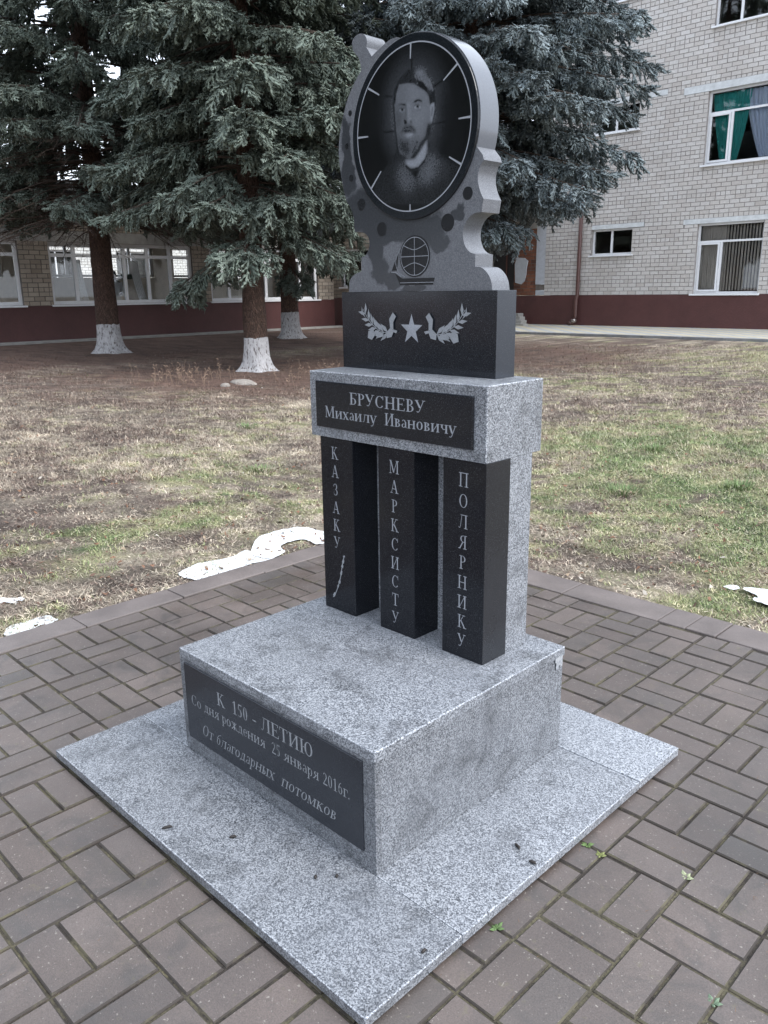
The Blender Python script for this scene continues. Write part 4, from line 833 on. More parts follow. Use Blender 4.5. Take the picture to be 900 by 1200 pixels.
# =================================================================== BUILDINGS
UNIT = {}
def unit_brick(mat):
    if mat.name not in UNIT:
        me = bpy.data.meshes.new('brick'); mb = MB().box((0, 0, 0), (1, 1, 1)); me.from_pydata(mb.v, [], mb.f); me.materials.append(mat); UNIT[mat.name] = me
    return UNIT[mat.name]
def wall(parent, axis, pos, u0, u1, z0, z1, openings, brick, mortar, thick=.36, nparts=300, vis=None, cut=None):
    """axis 'y': wall in plane y=pos facing -y, u = x ; axis 'x': plane x=pos facing +x, u = y. thickness goes behind."""
    sgn = 1 if axis == 'y' else -1
    def bx(ua, ub, za, zb, d0, d1):      # d measured behind the face
        if axis == 'y': return ((ua, pos+d0, za), (ub, pos+d1, zb))
        return ((pos-d1, ua, za), (pos-d0, ub, zb))
    us = sorted({u0, u1, *[o[0] for o in openings], *[o[1] for o in openings]}); us = [u for u in us if u0 <= u <= u1]
    mb = MB()
    for a, b in zip(us, us[1:]):
        zz = [z0]; 
        for o in sorted([o for o in openings if o[0] <= a+1e-6 and o[1] >= b-1e-6], key=lambda o: o[2]): zz += [o[2], o[3]]
        zz.append(z1)
        for k in range(0, len(zz), 2):
            if zz[k+1] > zz[k]+1e-4: mb.box(*bx(a, b, zz[k], zz[k+1], .006, thick))
    mb.build('wall', mortar, parent)
    CH, J, BL = .113, .017, .272; items = []; row = 0; z = z0
    while z < z1-.02:
        hd = (row % 5 == 3); L = BL/2 if hd else BL; off = (.0 if hd else (BL/2 if row % 2 else 0))
        u = u0-off
        while u < u1:
            a, b = max(u, u0), min(u+L-J, u1); u += L
            segs_ = [(a, b)]
            for o in openings:
                if o[2]-.002 < z+CH-J and o[3]+.002 > z+J:
                    ns = []
                    for s0, s1 in segs_:
                        if s1 <= o[0] or s0 >= o[1]: ns.append((s0, s1))
                        else:
                            if s0 < o[0]: ns.append((s0, o[0]))
                            if s1 > o[1]: ns.append((o[1], s1))
                            qa, qb = max(s0, o[0]), min(s1, o[1]); za, zb = z+J*.5, z+CH-J*.5
                            if qb-qa > .03 and not any(w_ is not o and w_[2] < zb and w_[3] > za and w_[0] < qb and w_[1] > qa for w_ in openings):
                                if o[2]-za > .02 and o[2] < zb: items.append((qa+.004, qb-.004, za, o[2]-.004, 0))
                                if zb-o[3] > .02 and o[3] > za: items.append((qa+.004, qb-.004, o[3]+.004, zb, 0))
                    segs_ = ns
            for s0, s1 in segs_:
                if s1-s0 > .03: items.append((s0+random.uniform(0, .004), s1-random.uniform(0, .004), z+J*.5+random.uniform(-.002, .002), min(z+CH-J*.5, z1)+random.uniform(-.002, .002), random.uniform(-.003, .004)))
        z += CH; row += 1
    def scr(i):
        a, b, c_, d_, e = i; P = [(a, c_), (b, c_), (b, d_), (a, d_)]; return -area([(p[0], pos, p[1]) if axis == 'y' else (pos, p[0], p[1]) for p in P])*(0 if vis and not vis(i) else 1)
    items.sort(key=scr); rest = MB()
    for n_, (a, b, c_, d_, e) in enumerate(items):
        p, q = bx(a, b, c_, d_, -.006-e, .0058)
        if n_ < nparts:
            o = bpy.data.objects.new('brick', unit_brick(brick)); COL.objects.link(o); o.parent = parent; o.matrix_parent_inverse = PM(parent)
            o.location = p; o.scale = [q[k]-p[k] for k in range(3)]
        else: rest.box(p, q)
    rest.build('bricks_beyond', brick, parent, kind='stuff')
def window(parent, axis, pos, u0, u1, z0, z1, mull, transom, name='window', depth=.10, fw=.055, sill=True, sashes=(), label=None):
    """frame mesh is the part; pane and sill are its children"""
    def bx(ua, ub, za, zb, d0, d1):
        if axis == 'y': return ((ua, pos+d0, za), (ub, pos+d1, zb))
        return ((pos-d1, ua, za), (pos-d0, ub, zb))
    mb = MB(); D0, D1 = depth, depth+.06
    mb.box(*bx(u0, u0+fw, z0, z1, D0, D1)); mb.box(*bx(u1-fw, u1, z0, z1, D0, D1)); mb.box(*bx(u0+fw, u1-fw, z0, z0+fw, D0, D1)); mb.box(*bx(u0+fw, u1-fw, z1-fw, z1, D0, D1))
    zt = transom if transom else z1-fw
    if transom: mb.box(*bx(u0+fw, u1-fw, transom-fw*.5, transom+fw*.5, D0+.003, D1-.003))
    for u, full in mull: mb.box(*bx(u-fw*.55, u+fw*.55, z0+fw, (z1-fw) if full or not transom else transom-fw*.5, D0-.004, D1-.006))
    for a, b in sashes:       # opening casements standing a little proud
        s_ = .05; za, zb = z0+fw+.004, zt-fw*.5-.004
        for q in ((a, a+s_, za, zb), (b-s_, b, za, zb), (a+s_, b-s_, za, za+s_), (a+s_, b-s_, zb-s_, zb)): mb.box(*bx(*q, D0-.018, D0+.012))
    fr = mb.build(name, PVC, parent, label=label)
    us = [u0+fw]+[u for u, f in mull]+[u1-fw]
    for a, b in zip(us, us[1:]): MB().box(*bx(a+.002, b-.002, z0+fw, zt-fw*.5 if transom else z1-fw, D0+.026, D0+.032)).build('pane', GLASS, fr)
    if transom:
        ft = [u for u, f in mull if f]; ut = [u0+fw]+ft+[u1-fw]
        for a, b in zip(ut, ut[1:]): MB().box(*bx(a+.002, b-.002, transom+fw*.5, z1-fw, D0+.026, D0+.032)).build('pane', GLASS, fr)
    if sill: MB().box(*bx(u0-.06, u1+.06, z0-.05, z0-.004, -.07, D1)).build('sill', PVC, fr, .006)
    return fr
def drape(name, axis, pos, pts_top, pts_bot, zt, zb, mat, parent, folds=9, amp=.02, n=48, pinch=None):
    """curtain between left/right edges given as functions of height"""
    V = []; rows = 14
    for r in range(rows+1):
        t = r/rows; z = zt+(zb-zt)*t; a = pts_top[0]+(pts_bot[0]-pts_top[0])*t**1.5; b = pts_top[1]+(pts_bot[1]-pts_top[1])*t**1.5
        for k in range(n+1):
            u = a+(b-a)*k/n; d = amp*math.sin(2*math.pi*folds*k/n+.6*math.sin(3*t))
            V.append((u, pos+d, z) if axis == 'y' else (pos-d, u, z))
    F = [(r*(n+1)+k, r*(n+1)+k+1, (r+1)*(n+1)+k+1, (r+1)*(n+1)+k) for r in range(rows) for k in range(n)]
    me = bpy.data.meshes.new(name); me.from_pydata(V, [], F); me.update()
    for p in me.polygons: p.use_smooth = True
    return link(name, me, mat, parent)
# ---- main three-storey block
BLD = empty('school_building', (-9, 22, .2), label='three-storey white brick block with maroon base band and white plastic windows on the right', cat='building')
YW = 22.0; BX0, BX1, BT = -14.38, 2.0, 11.6
ops = [(-9.38, -7.55, 1.22, 3.10), (-12.72, -11.36, 2.38, 3.13), (-9.38, -7.55, 4.62, 6.47), (-9.38, -7.55, 8.02, 9.87), (-12.9, -11.38, 5.82, 6.57), (-12.9, -11.38, 9.24, 9.99),
       (-5.0, -3.17, 1.22, 3.10), (-5.0, -3.17, 4.62, 6.47), (-5.0, -3.17, 8.02, 9.87), (-.9, .93, 1.22, 3.10), (-.9, .93, 4.62, 6.47), (-.9, .93, 8.02, 9.87)]
lint = [(-9.80, -7.1, 3.10, 3.24), (-12.72, -11.0, 3.13, 3.26), (-10.08, -7.1, 6.47, 6.66), (-9.8, -7.1, 9.87, 10.05), (-12.95, -10.55, 6.57, 6.72), (-12.95, -11.0, 9.99, 10.14), (-5.4, -2.7, 3.10, 3.24), (-5.4, -2.7, 6.47, 6.66), (-5.4, -2.7, 9.87, 10.05), (-1.3, 1.4, 3.10, 3.24), (-1.3, 1.4, 6.47, 6.66), (-1.3, 1.4, 9.87, 10.05)]
wall(BLD, 'y', YW, BX0, BX1, 1.20, BT, ops+lint, BR_W, MORTAR, vis=lambda i: not (i[0] < -11.5 and i[2] > 2.9))
for a, b, c_, d_ in lint: box('lintel', (a+.004, YW-.012, c_+.004), (b-.004, YW+.36, d_-.004), LINTEL, BLD)
box('base_band', (BX0-.9, YW-.035, .10), (BX1, YW+.36, 1.196), MAROON, BLD, .008)
# shell: side, back, roof, floors
MB().box((BX0+.002, YW+.36, .1), (BX0+.36, YW+9, BT)).build('side_wall', BR_W, BLD)
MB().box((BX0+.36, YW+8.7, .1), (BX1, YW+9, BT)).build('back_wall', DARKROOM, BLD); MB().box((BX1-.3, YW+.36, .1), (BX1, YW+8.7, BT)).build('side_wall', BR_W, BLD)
MB().box((BX0-.2, YW-.35, BT+.003), (BX1+.2, YW+9.2, BT+.3)).build('roof', ROOFM, BLD)
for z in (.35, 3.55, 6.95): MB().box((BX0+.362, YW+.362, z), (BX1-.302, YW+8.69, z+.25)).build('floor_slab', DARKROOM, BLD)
w1 = window(BLD, 'y', YW, -9.38, -7.55, 1.22, 3.10, [(-8.70, False)], 2.62, sashes=((-9.32, -8.74),), label='ground-floor window with vertical blinds')
mb = MB(); u = -9.30
while u < -7.62:
    tw = -random.uniform(.28, .5) if u > -8.66 else -random.uniform(.05, .2); c, s_ = math.cos(tw)*(.034 if u > -8.66 else .048), math.sin(tw)*.03
    mb.add([(u-c, YW+.27-s_, 1.30), (u+c, YW+.27+s_, 1.30), (u+c, YW+.27+s_, 3.04), (u-c, YW+.27-s_, 3.04)], [(0, 1, 2, 3)]); u += .086
mb.build('vertical_blind', BLIND, w1)
w2 = window(BLD, 'y', YW, -12.72, -11.36, 2.38, 3.13, [(-12.08, True)], None, sashes=(), label='small two-pane stair window')
w3 = window(BLD, 'y', YW, -9.38, -7.55, 4.62, 6.47, [(-8.72, False)], 5.92, sashes=((-9.32, -8.76),), label='upper window with teal and pale blue curtains')
drape('teal_curtain', 'y', YW+.215, (-9.31, -8.30), (-9.02, -8.56), 6.40, 4.70, TEAL, w3, 14, .03); drape('blue_curtain', 'y', YW+.225, (-8.44, -7.62), (-7.98, -7.62), 6.40, 4.70, SHEER, w3, 7, .03)
w4 = window(BLD, 'y', YW, -9.38, -7.55, 8.02, 9.87, [(-8.72, False)], 9.32)
window(BLD, 'y', YW, -12.9, -11.38, 5.82, 6.57, [(-12.14, True)], None); window(BLD, 'y', YW, -12.9, -11.38, 9.24, 9.99, [(-12.14, True)], None)
for ux in (-5.0, -.9):
    for z in (1.22, 4.62, 8.02): window(BLD, 'y', YW, ux, ux+1.83, z, z+1.85 if z > 2 else 3.10, [(ux+.66, False)], z+1.33)
# downpipe with elbow
dp = MB(); dp.tube([(-13.05, YW-.11, 11.4), (-13.06, YW-.11, 1.22), (-13.08, YW-.15, 1.05), (-13.10, YW-.15, .52), (-13.13, YW-.17, .42)], .062, 10)
dpo = dp.build('downpipe', PIPE, BLD, smooth=True)
MB().tube([(-13.13, YW-.17, .43), (-13.16, YW-.24, .36), (-13.17, YW-.34, .33)], .064, 10).build('pipe_elbow', PIPE, dpo, smooth=True)
MB().tube([(-13.16, YW-.25, .40), (-12.95, YW-.36, .43)], .055, 12).build('tin_spout', CHROME, dpo, smooth=True)
for z in (1.6, 4.4, 7.4): MB().tube([(-13.055, YW-.11, z), (-13.055, YW-.11, z+.05)], .070, 10).build('pipe_clamp', PIPE, dpo)
# bare red brick panel with plaster remains, beside the door
rb0, rb1 = -15.62, BX0-.004
wall(BLD, 'y', YW+.03, rb0, rb1-.36, 1.20, 3.30, [], BR_R, MORTAR_D, thick=.30, nparts=0)
box('plaster_strip', (rb1-.355, YW+.004, 1.55), (rb1, YW+.3, 3.72), PLASTER, BLD); box('plaster_strip', (rb1-.34, YW+.006, 1.205), (rb1, YW+.3, 1.36), PLASTER, BLD); box('plaster_strip', (rb1-.345, YW+.010, 1.363), (rb1, YW+.29, 1.546), MORTAR_D, BLD)
bm = bmesh.new(); P = [(-15.55, 1.62), (-15.30, 1.56), (-15.18, 1.66), (-15.12, 1.86), (-15.10, 2.12), (-15.05, 2.30), (-15.2, 2.40), (-15.52, 2.42), (-15.58, 2.2)]
f = bm.faces.new([bm.verts.new((x, YW-.004, z)) for x, z in P]); r = bmesh.ops.extrude_face_region(bm, geom=[f]); bmesh.ops.translate(bm, verts=[v for v in r['geom'] if isinstance(v, bmesh.types.BMVert)], vec=(0, .03, 0)); bmesh.ops.recalc_face_normals(bm, faces=bm.faces)
me = bpy.data.meshes.new('plaster_remnant'); bm.to_mesh(me); bm.free(); link('plaster_remnant', me, PLASTER, BLD)
# ---- entrance block between the two wings (mostly behind the monument and the blue spruce)
ENT = empty('entrance_block', (-17, 20, .2), label='low flat-roofed entrance block with a dark door, left of the tall brick block', cat='building')
box('base_band', (-16.6, YW-.033, .10), (BX0-.905, YW+.3, 1.195), MAROON, ENT)
box('door', (-16.55, YW+.10, 1.20), (rb0-.03, YW+.16, 3.25), DOORM, ENT, .01); box('door_rail', (-16.0, YW+.06, 1.20), (-15.96, YW+.10, 3.2), PIPE, ENT)
box('wall_above_door', (-16.6, YW+.006, 3.30), (rb1-.36, YW+.3, 3.74), CONC, ENT)
ent_ops = [(-19.82, -18.0, 1.55, 2.75), (-17.2, -16.9, 1.55, 2.75)]
wall(ENT, 'y', 18.0, -20.35, -16.62, 1.20, 3.74, ent_ops, BR_Y, MORTAR_D, thick=.3, nparts=0); box('base_band', (-20.35, 17.97, .1), (-16.62, 18.3, 1.197), MAROON, ENT)
window(ENT, 'y', 18.0, -19.82, -18.0, 1.55, 2.75, [(-18.9, False)], 2.4)
box('side_wall', (-16.92, 18.3, .1), (-16.61, YW+.3, 3.74), CONC, ENT)
box('inner_wall', (-20, 18.3+3.5, .1), (-16.93, 18.3+3.7, 3.74), DARKROOM, ENT)
box('roof', (-20.3, 17.75, 3.745), (BX0-.02, YW+.9, 3.90), ROOFM, ENT); box('roof_flashing', (-16.4, YW-.62, 3.905), (BX0-.03, YW-.52, 3.96), TIN, ENT); box('canopy', (-16.6, YW-.60, 3.60), (BX0-.04, YW-.0, 3.742), CONC, ENT)
ST = empty('entrance_steps', (-15.4, 21.2, .2), label='short flight of worn concrete steps by the maroon band, left of the downpipe', cat='steps')
for k in range(4): box('step', (-17.0, YW-.04-.30*(4-k)+.0, .2), (-14.55-.28*k+.25, YW-.042-.30*(3-k), .33+.10*k), CONC, ST, .01)
# ---- paved strip along the block
def tile_mat():
    m = Mt('coloured_paving', .8); x, y, z = m.sep(m.tc); s = .2
    fx = m.math('FLOOR', m.math('DIVIDE', x, s)); fy = m.math('FLOOR', m.math('DIVIDE', y, s))
    k = m.math('FRACT', m.math('DIVIDE', m.math('ADD', fx, fy), 3.0)); yel = m.math('LESS_THAN', k, .45)
    c = m.mix(yel, (.33, .35, .38), (.46, .42, .32)); jx = m.math('FRACT', m.math('DIVIDE', x, s)); jy = m.math('FRACT', m.math('DIVIDE', y, s))
    j = m.math('MAXIMUM', m.math('LESS_THAN', jx, .05), m.math('LESS_THAN', jy, .05)); c = m.mix(m.math('MULTIPLY', j, .4), c, (.15, .15, .14))
    c = m.mix(1.0, c, m.ramp(m.noise(3, 5), [(.3, .85), (.7, 1.1)]), 'MULTIPLY'); m.color(c); return m.m
path = box('path', (-16.4, 17.45, .05), (6, YW-.04, .275), tile_mat(), None, kind='structure')
x = -16.4
while x < 5.5: box('kerbstone', (x+.004, 17.30, .05), (x+.996, 17.447, .30), KERB_G, path, .01); x += 1
WHT = plain('white_ceiling', (.8, .8, .78), .8, .03)
# ---- single-storey glazed wing on the left
WG = empty('school_wing', (-20, 8, .2), label='long single-storey buff brick wing with wide white windows behind the spruces on the left', cat='building')
XW = -20.0; WY0, WY1, WT = -8.0, 17.8, 3.98
wops = [(-4.6, -.6, 1.17, 2.72), (.1, 2.9, 1.17, 2.72), (3.5, 7.36, 1.17, 2.72), (8.12, 12.34, 1.17, 2.72), (12.93, 17.12, 1.17, 2.72)]
wl = [(WY0, WY1, 2.72, 3.0)]
wall(WG, 'x', XW, WY0, WY1, 1.15, 3.90, wops+wl, BR_Y, MORTAR_D, thick=.3, nparts=300, vis=lambda i: i[2] < 2.7)
box('lintel_beam', (XW-.3, WY0, 2.724), (XW+.004, WY1, 2.996), CONC, WG)
box('base_band', (XW-.3, WY0, .1), (XW+.03, WY1+.0, 1.146), MAROON, WG, .006)
box('foundation_strip', (XW+.03, WY0, .1), (XW+.55, WY1+.15, .285), CONC, WG)
box('roof', (XW-3.3, WY0-.2, 3.905), (XW+.45, WY1+.25, 4.12), ROOFM, WG); box('roof_edge', (XW+.452, WY0-.2, 3.93), (XW+.48, WY1+.25, 4.15), TIN, WG)
box('ceiling', (XW-2.8, WY0, 3.2), (XW-.302, WY1, 3.26), WHT, WG)
box('corridor_floor', (XW-2.8, WY0, .1), (XW-.302, WY1, .38), CORR, WG)
XB = XW-2.8; MBk = MB(); us = [WY0]; far = [(-4.4, -.8), (.3, 2.7), (3.7, 7.2), (8.2, 10.0), (10.35, 11.9), (12.6, 13.9), (14.4, 15.6)]
far = [(a+.8, b+.8) for a, b in far]
for a, b in far: us += [a, b]
us.append(WY1)
for k in range(0, len(us), 2): MBk.box((XB-.3, us[k], .1), (XB, us[k+1], 3.9))
for a, b in far: MBk.box((XB-.3, a, .1), (XB, b, 1.90)); MBk.box((XB-.3, a, 2.85), (XB, b, 3.9))
MBk.build('corridor_wall', CORR, WG)
for a, b in far: window(WG, 'x', XB, a, b, 1.92, 2.84, [(a+(b-a)/2, True)] if b-a < 2.5 else [(a+(b-a)/3, True), (a+2*(b-a)/3, True)], None, depth=.1, fw=.07, sill=False)
box('end_wall', (XW-2.79, WY1-.3, .1), (XW-.31, WY1, 3.9), CORR, WG)
for n_, (a, b, c_, d_) in enumerate(wops):
    k = 6 if b-a > 3 else 4; mu = [(a+(b-a)*q/k, True) for q in range(1, k)]
    wf = window(WG, 'x', XW, a, b, c_, d_, mu, 2.40, depth=.08, fw=.085)
    if n_ in (3,):
        for q, (u0_, u1_, v0, v1) in enumerate(((8.75, 9.05, 8.95, 9.2), (9.35, 9.6, 9.6, 9.8), (10.5, 10.75, 10.7, 10.95))): drape('sheer_curtain', 'x', XW-.22-.03*q, (u0_, u1_), (v0, v1), 2.30, 1.25, WSHEER, wf, 5, .02, 24)
box('notice_plate', (XB+.001, 11.55, 1.86), (XB+.02, 11.95, 2.00), plain('dark_sign', (.05, .09, .07), .5), WG)
# far brick block seen through the corridor
FARW = brick_mat('far_white_brick', [(0, (.72, .70, .67)), (1, (.82, .80, .78))], .05)
FB = empty('far_brick_building', (-34, 12, .2), label='pale brick block across the yard, seen only through the corridor windows', cat='building')
fo = [(u_, u_+1.5, 1.9, 3.2) for u_ in (2.0, 6.0, 10.0, 13.4, 16.8, 20.4, 24)]
wall(FB, 'x', -33.0, -6, 30, .15, 3.7, fo, FARW, MORTAR, nparts=0)
for a, b, c_, d_ in fo: window(FB, 'x', -33.0, a, b, c_, d_, [(a+.75, True)], None)
box('backing', (-36, -6, .1), (-33.4, 30, 3.68), DARKROOM, FB)
# people and plant in the corridor
def figure(name, base, h, facing, coat, lean, label, arm):
    """standing person, one skinned surface; clothes as a shell over it"""
    e = empty(name, base, label=label, cat='person'); k = h/1.72; cf, sf = math.cos(facing), math.sin(facing)
    def P(f, s, z): f += lean*max(0, z-.9); return Vector((base[0]+(f*cf-s*sf)*k, base[1]+(f*sf+s*cf)*k, base[2]+z*k))
    J = [(P(0,0,.95),.13),(P(0,0,1.15),.12),(P(0,0,1.38),.14),(P(0.01,0,1.47),.06),(P(.03,0,1.56),.075),(P(.02,0,1.64),.085),(P(.01,0,1.69),.05)]
    E_ = [(0,1),(1,2),(2,3),(3,4),(4,5),(5,6)]
    for s in (-1, 1):
        b = len(J); J += [(P(0,.09*s,.88),.095),(P(.01,.10*s,.48),.065),(P(-.01,.10*s,.10),.045),(P(.12,.11*s,.04),.04)]; E_ += [(0,b),(b,b+1),(b+1,b+2),(b+2,b+3)]
        b = len(J); el, wr = arm[(s+1)//2]; J += [(P(0,.17*s,1.39),.06),(P(el[0],el[1]*s,el[2]),.043),(P(wr[0],wr[1]*s,wr[2]),.032),(P(wr[0]+.08,wr[1]*s,wr[2]-.02),.03)]; E_ += [(2,b),(b,b+1),(b+1,b+2),(b+2,b+3)]
        hb = b+3
        for q in range(4): J.append((P(wr[0]+.15, (wr[1]+.018*(q-1.5))*s, wr[2]-.04), .009)); E_.append((hb, len(J)-1))
        J.append((P(wr[0]+.10, (wr[1]-.05)*s, wr[2]-.03), .010)); E_.append((hb, len(J)-1))
    me = bpy.data.meshes.new('body'); me.from_pydata([j[0] for j in J], E_, []); o = link('body', me, plain('skin_and_trousers_'+name+str(round(h, 2)), (.10, .085, .08), .8), e)
    m_ = o.modifiers.new('skin', 'SKIN'); 
    for i, (p, r) in enumerate(J): me.skin_vertices[0].data[i].radius = (r*k, r*k) if me.skin_vertices else (r, r)
    if me.skin_vertices: me.skin_vertices[0].data[0].use_root = True
    m2 = o.modifiers.new('sub', 'SUBSURF'); m2.levels = m2.render_levels = 1
    rings = [(.55,.19,.13),(.75,.18,.125),(.95,.17,.12),(1.1,.15,.115),(1.25,.17,.125),(1.38,.185,.115),(1.44,.12,.09),(1.475,.07,.07)]; V = []; n = 20
    for z, rs, rf in rings:
        for q in range(n): a = 2*math.pi*q/n; V.append(P(rf*math.cos(a)*1.15, rs*math.sin(a)*1.05, z))
    c = MB().add(V, [(i*n+q, i*n+(q+1) % n, (i+1)*n+(q+1) % n, (i+1)*n+q) for i in range(len(rings)-1) for q in range(n)])
    for s in (-1, 1):
        el, wr = arm[(s+1)//2]; c.tube([P(0,.17*s,1.40), P(el[0],el[1]*s,el[2]), P(wr[0],wr[1]*s,wr[2])], [.075*k, .055*k, .042*k], 10)
    c.build('coat', coat, e, smooth=True)
    hm = bmesh.new(); bmesh.ops.create_uvsphere(hm, u_segments=16, v_segments=10, radius=1)
    for v in hm.verts: q = P(.005+v.co.x*.098, v.co.y*.088, 1.645+v.co.z*.095+(-.0 if v.co.x < .3 else .03)); v.co = q
    mh = bpy.data.meshes.new('hair'); hm.to_mesh(mh); hm.free()
    for p in mh.polygons: p.use_smooth = True
    link('hair', mh, plain('dark_hair'+name+str(round(h, 2)), (.02, .016, .014), .6), e)
    hf = bmesh.new(); bmesh.ops.create_uvsphere(hf, u_segments=14, v_segments=10, radius=1)
    for v in hf.verts: v.co = P(.045+v.co.x*.07+(.02 if abs(v.co.y) < .25 and abs(v.co.z+.1) < .25 and v.co.x > .6 else 0), v.co.y*.066, 1.60+v.co.z*.088)
    mf = bpy.data.meshes.new('face'); hf.to_mesh(mf); hf.free(); link('face', mf, plain('skin'+str(round(h, 2)), (.42, .28, .21), .6), e)
    return e
arms = (((.10, .22, 1.16), (.30, .17, 1.10)), ((.10, .22, 1.16), (.30, .17, 1.10)))
figure('person', (-21.0, 10.35, .38), 1.64, rad(-25), plain('white_coat', (.62, .63, .65), .8), .15, 'person in a white coat behind the wing window just right of the leftmost trunk', arms)
figure('person', (-20.95, 15.1, .38), 1.52, rad(100), plain('black_coat', (.012, .011, .012), .8), .02, 'person in dark clothes behind the glass between the middle and the rear spruce trunk', (((.02, .20, 1.10), (.08, .19, .88)), ((.02, .20, 1.10), (.08, .19, .88))))
hp = empty('houseplant', (-20.42, 16.55, 1.17), label='dark leafy potted plant on the sill at the right end of the wing windows', cat='plant')
MB().tube([(-20.42, 16.55, 1.17), (-20.42, 16.55, 1.32)], [.06, .08], 14).build('pot', plain('clay_pot', (.10, .045, .03), .7), hp, smooth=True)
mb = MB()
for k in range(34):
    a = random.uniform(0, 6.28); e_ = random.uniform(.2, 1.4); L = random.uniform(.15, .42); d = Vector((math.cos(a)*math.cos(e_), math.sin(a)*math.cos(e_), math.sin(e_))); s_ = d.cross(Vector((0, 0, 1))).normalized()*.035; B = Vector((-20.42, 16.55, 1.31)); M_ = B+d*L*.6
    mb.add([B, M_-s_, B+d*L-Vector((0, 0, L*.15)), M_+s_], [(0, 1, 2), (0, 2, 3)])
mb.build('leaves', plain('plant_leaves', (.02, .035, .02), .6), hp)
# stone, weeds near the middle tree
def rock(x, y, s, h, label):
    bm = bmesh.new(); bmesh.ops.create_icosphere(bm, subdivisions=3, radius=1); z0 = float(gh(x, y))
    for v in bm.verts:
        q = v.co.copy(); n_ = 1+.28*float(fbm(q.x*2+x, q.y*2+q.z*1.7, 1.0, 4))-.14; v.co = Vector((x+q.x*s[0]*n_, y+q.y*s[1]*n_, z0+q.z*h*n_))
    me = bpy.data.meshes.new('stone'); bm.to_mesh(me); bm.free(); tag(link('stone', me, plain('field_stone', (.30, .27, .24), .9, .3, 9, .01)), label, 'stone')
rock(-9.1, 6.15, (.30, .13), .07, 'flat pale stone lying in front of the middle whitewashed trunk'); rock(-9.05, 5.78, (.09, .07), .05, 'small round pale stone in front of the flat stone')
def stalks(cx, cy, r, n, label):
    mb = MB()
    for _ in range(n):
        x = cx+random.gauss(0, r); y = cy+random.gauss(0, r); z = float(gh(x, y)); L = random.uniform(.10, .36); lx, ly = random.uniform(-.08, .08), random.uniform(-.08, .08); w0 = .0026
        mb.tube([(x, y, z-.01), (x+lx*.5, y+ly*.5, z+L*.55), (x+lx, y+ly, z+L)], [w0, w0*.8, w0*.3], 3, False)
        for k in range(4):
            t = random.uniform(.4, 1); a = random.uniform(0, 6.28); B = Vector((x+lx*t, y+ly*t, z+L*t)); d = Vector((math.cos(a)*.04, math.sin(a)*.04, .03)); mb.add([B, B+d, B+d*.6+Vector((0, 0, .012))], [(0, 1, 2)])
    tag(mb.build('dry_weeds', plain('dry_stalk', (.30, .21, .15), .9, .3, 12)), label, 'weeds', kind='stuff')
stalks(-9.9, 5.6, .38, 48, 'reddish dry weed stalks left of the flat stone by the middle spruce'); stalks(-8.5, 7.2, .38, 36, 'reddish dry weed stalks between the middle spruce and the monument')

# =================================================================== SPRUCES
def sprig_template(ns, seed):
    """flat branchlet along +x, with shoots; returns verts, tris, tipness"""
    r = random.Random(seed); V = []; F = []; C_ = []
    def shoot(p, d, L, R_):
        b = len(V); d = Vector(d).normalized(); a = d.cross(Vector((0, 0, 1))).normalized(); c = d.cross(a)
        V.append(Vector(p)); C_.append(.0)
        for t_, rr in ((.2, .95), (.74, .85)):
            for k in range(3):
                an = 2*math.pi*k/3+t_*1.7; V.append(Vector(p)+d*L*t_+a*R_*rr*math.cos(an)*1.25+c*R_*rr*math.sin(an)*.85); C_.append(t_*.6)
        V.append(Vector(p)+d*L); C_.append(1.0)
        for k in range(3):
            F.append((b, b+1+(k+1) % 3, b+1+k)); F.append((b+1+k, b+1+(k+1) % 3, b+4+(k+1) % 3)); F.append((b+1+k, b+4+(k+1) % 3, b+4+k)); F.append((b+4+k, b+4+(k+1) % 3, b+7))
        for k in range(2):       # free needles that fray the outline
            t_ = r.uniform(.2, .95); an = r.uniform(0, 6.28); q = Vector(p)+d*L*t_; e = (d*.55+a*math.cos(an)+c*math.sin(an)).normalized()*R_*2.6; w0 = d*R_*.3; bb = len(V)
            V.extend([q-w0, q+w0, q+e]); C_.extend([t_*.6]*2+[.9]); F.append((bb, bb+1, bb+2))
    shoot((0, 0, 0), (1, 0, -.1), 1.0, .066)
    for k in range(ns):
        t_ = .12+.78*k/ns; s_ = 1 if k % 2 else -1; L = (.50-.30*t_)*r.uniform(.7, 1.2)
        shoot((t_, 0, -.1*t_), (r.uniform(.8, 1.15), s_*r.uniform(.5, .85), r.uniform(-.4, .2)), L, .063)
    return np.array(V, np.float32), np.array(F, np.int32), np.array(C_, np.float32)
SPR = [sprig_template(7, s_) for s_ in range(5)]
def tube_np(pts, r0, r1, k, base):
    P = np.array(pts, float); m_ = len(P); T_ = np.gradient(P, axis=0); T_ /= np.linalg.norm(T_, axis=1)[:, None]+1e-9; a = np.cross(T_, np.array([0, 0, 1.0])); a /= np.linalg.norm(a, axis=1)[:, None]+1e-9; b = np.cross(T_, a)
    rs = np.linspace(r0, r1, m_)[:, None]; V = np.stack([P+rs*(a*math.cos(q)+b*math.sin(q)) for q in np.linspace(0, 2*np.pi, k, endpoint=False)], 1).reshape(-1, 3); F = []
    for i in range(m_-1):
        for q in range(k):
            c0, c1, c2, c3 = base+i*k+q, base+i*k+(q+1) % k, base+(i+1)*k+(q+1) % k, base+(i+1)*k+q; F += [(c0, c1, c2), (c0, c2, c3)]
    return V, F
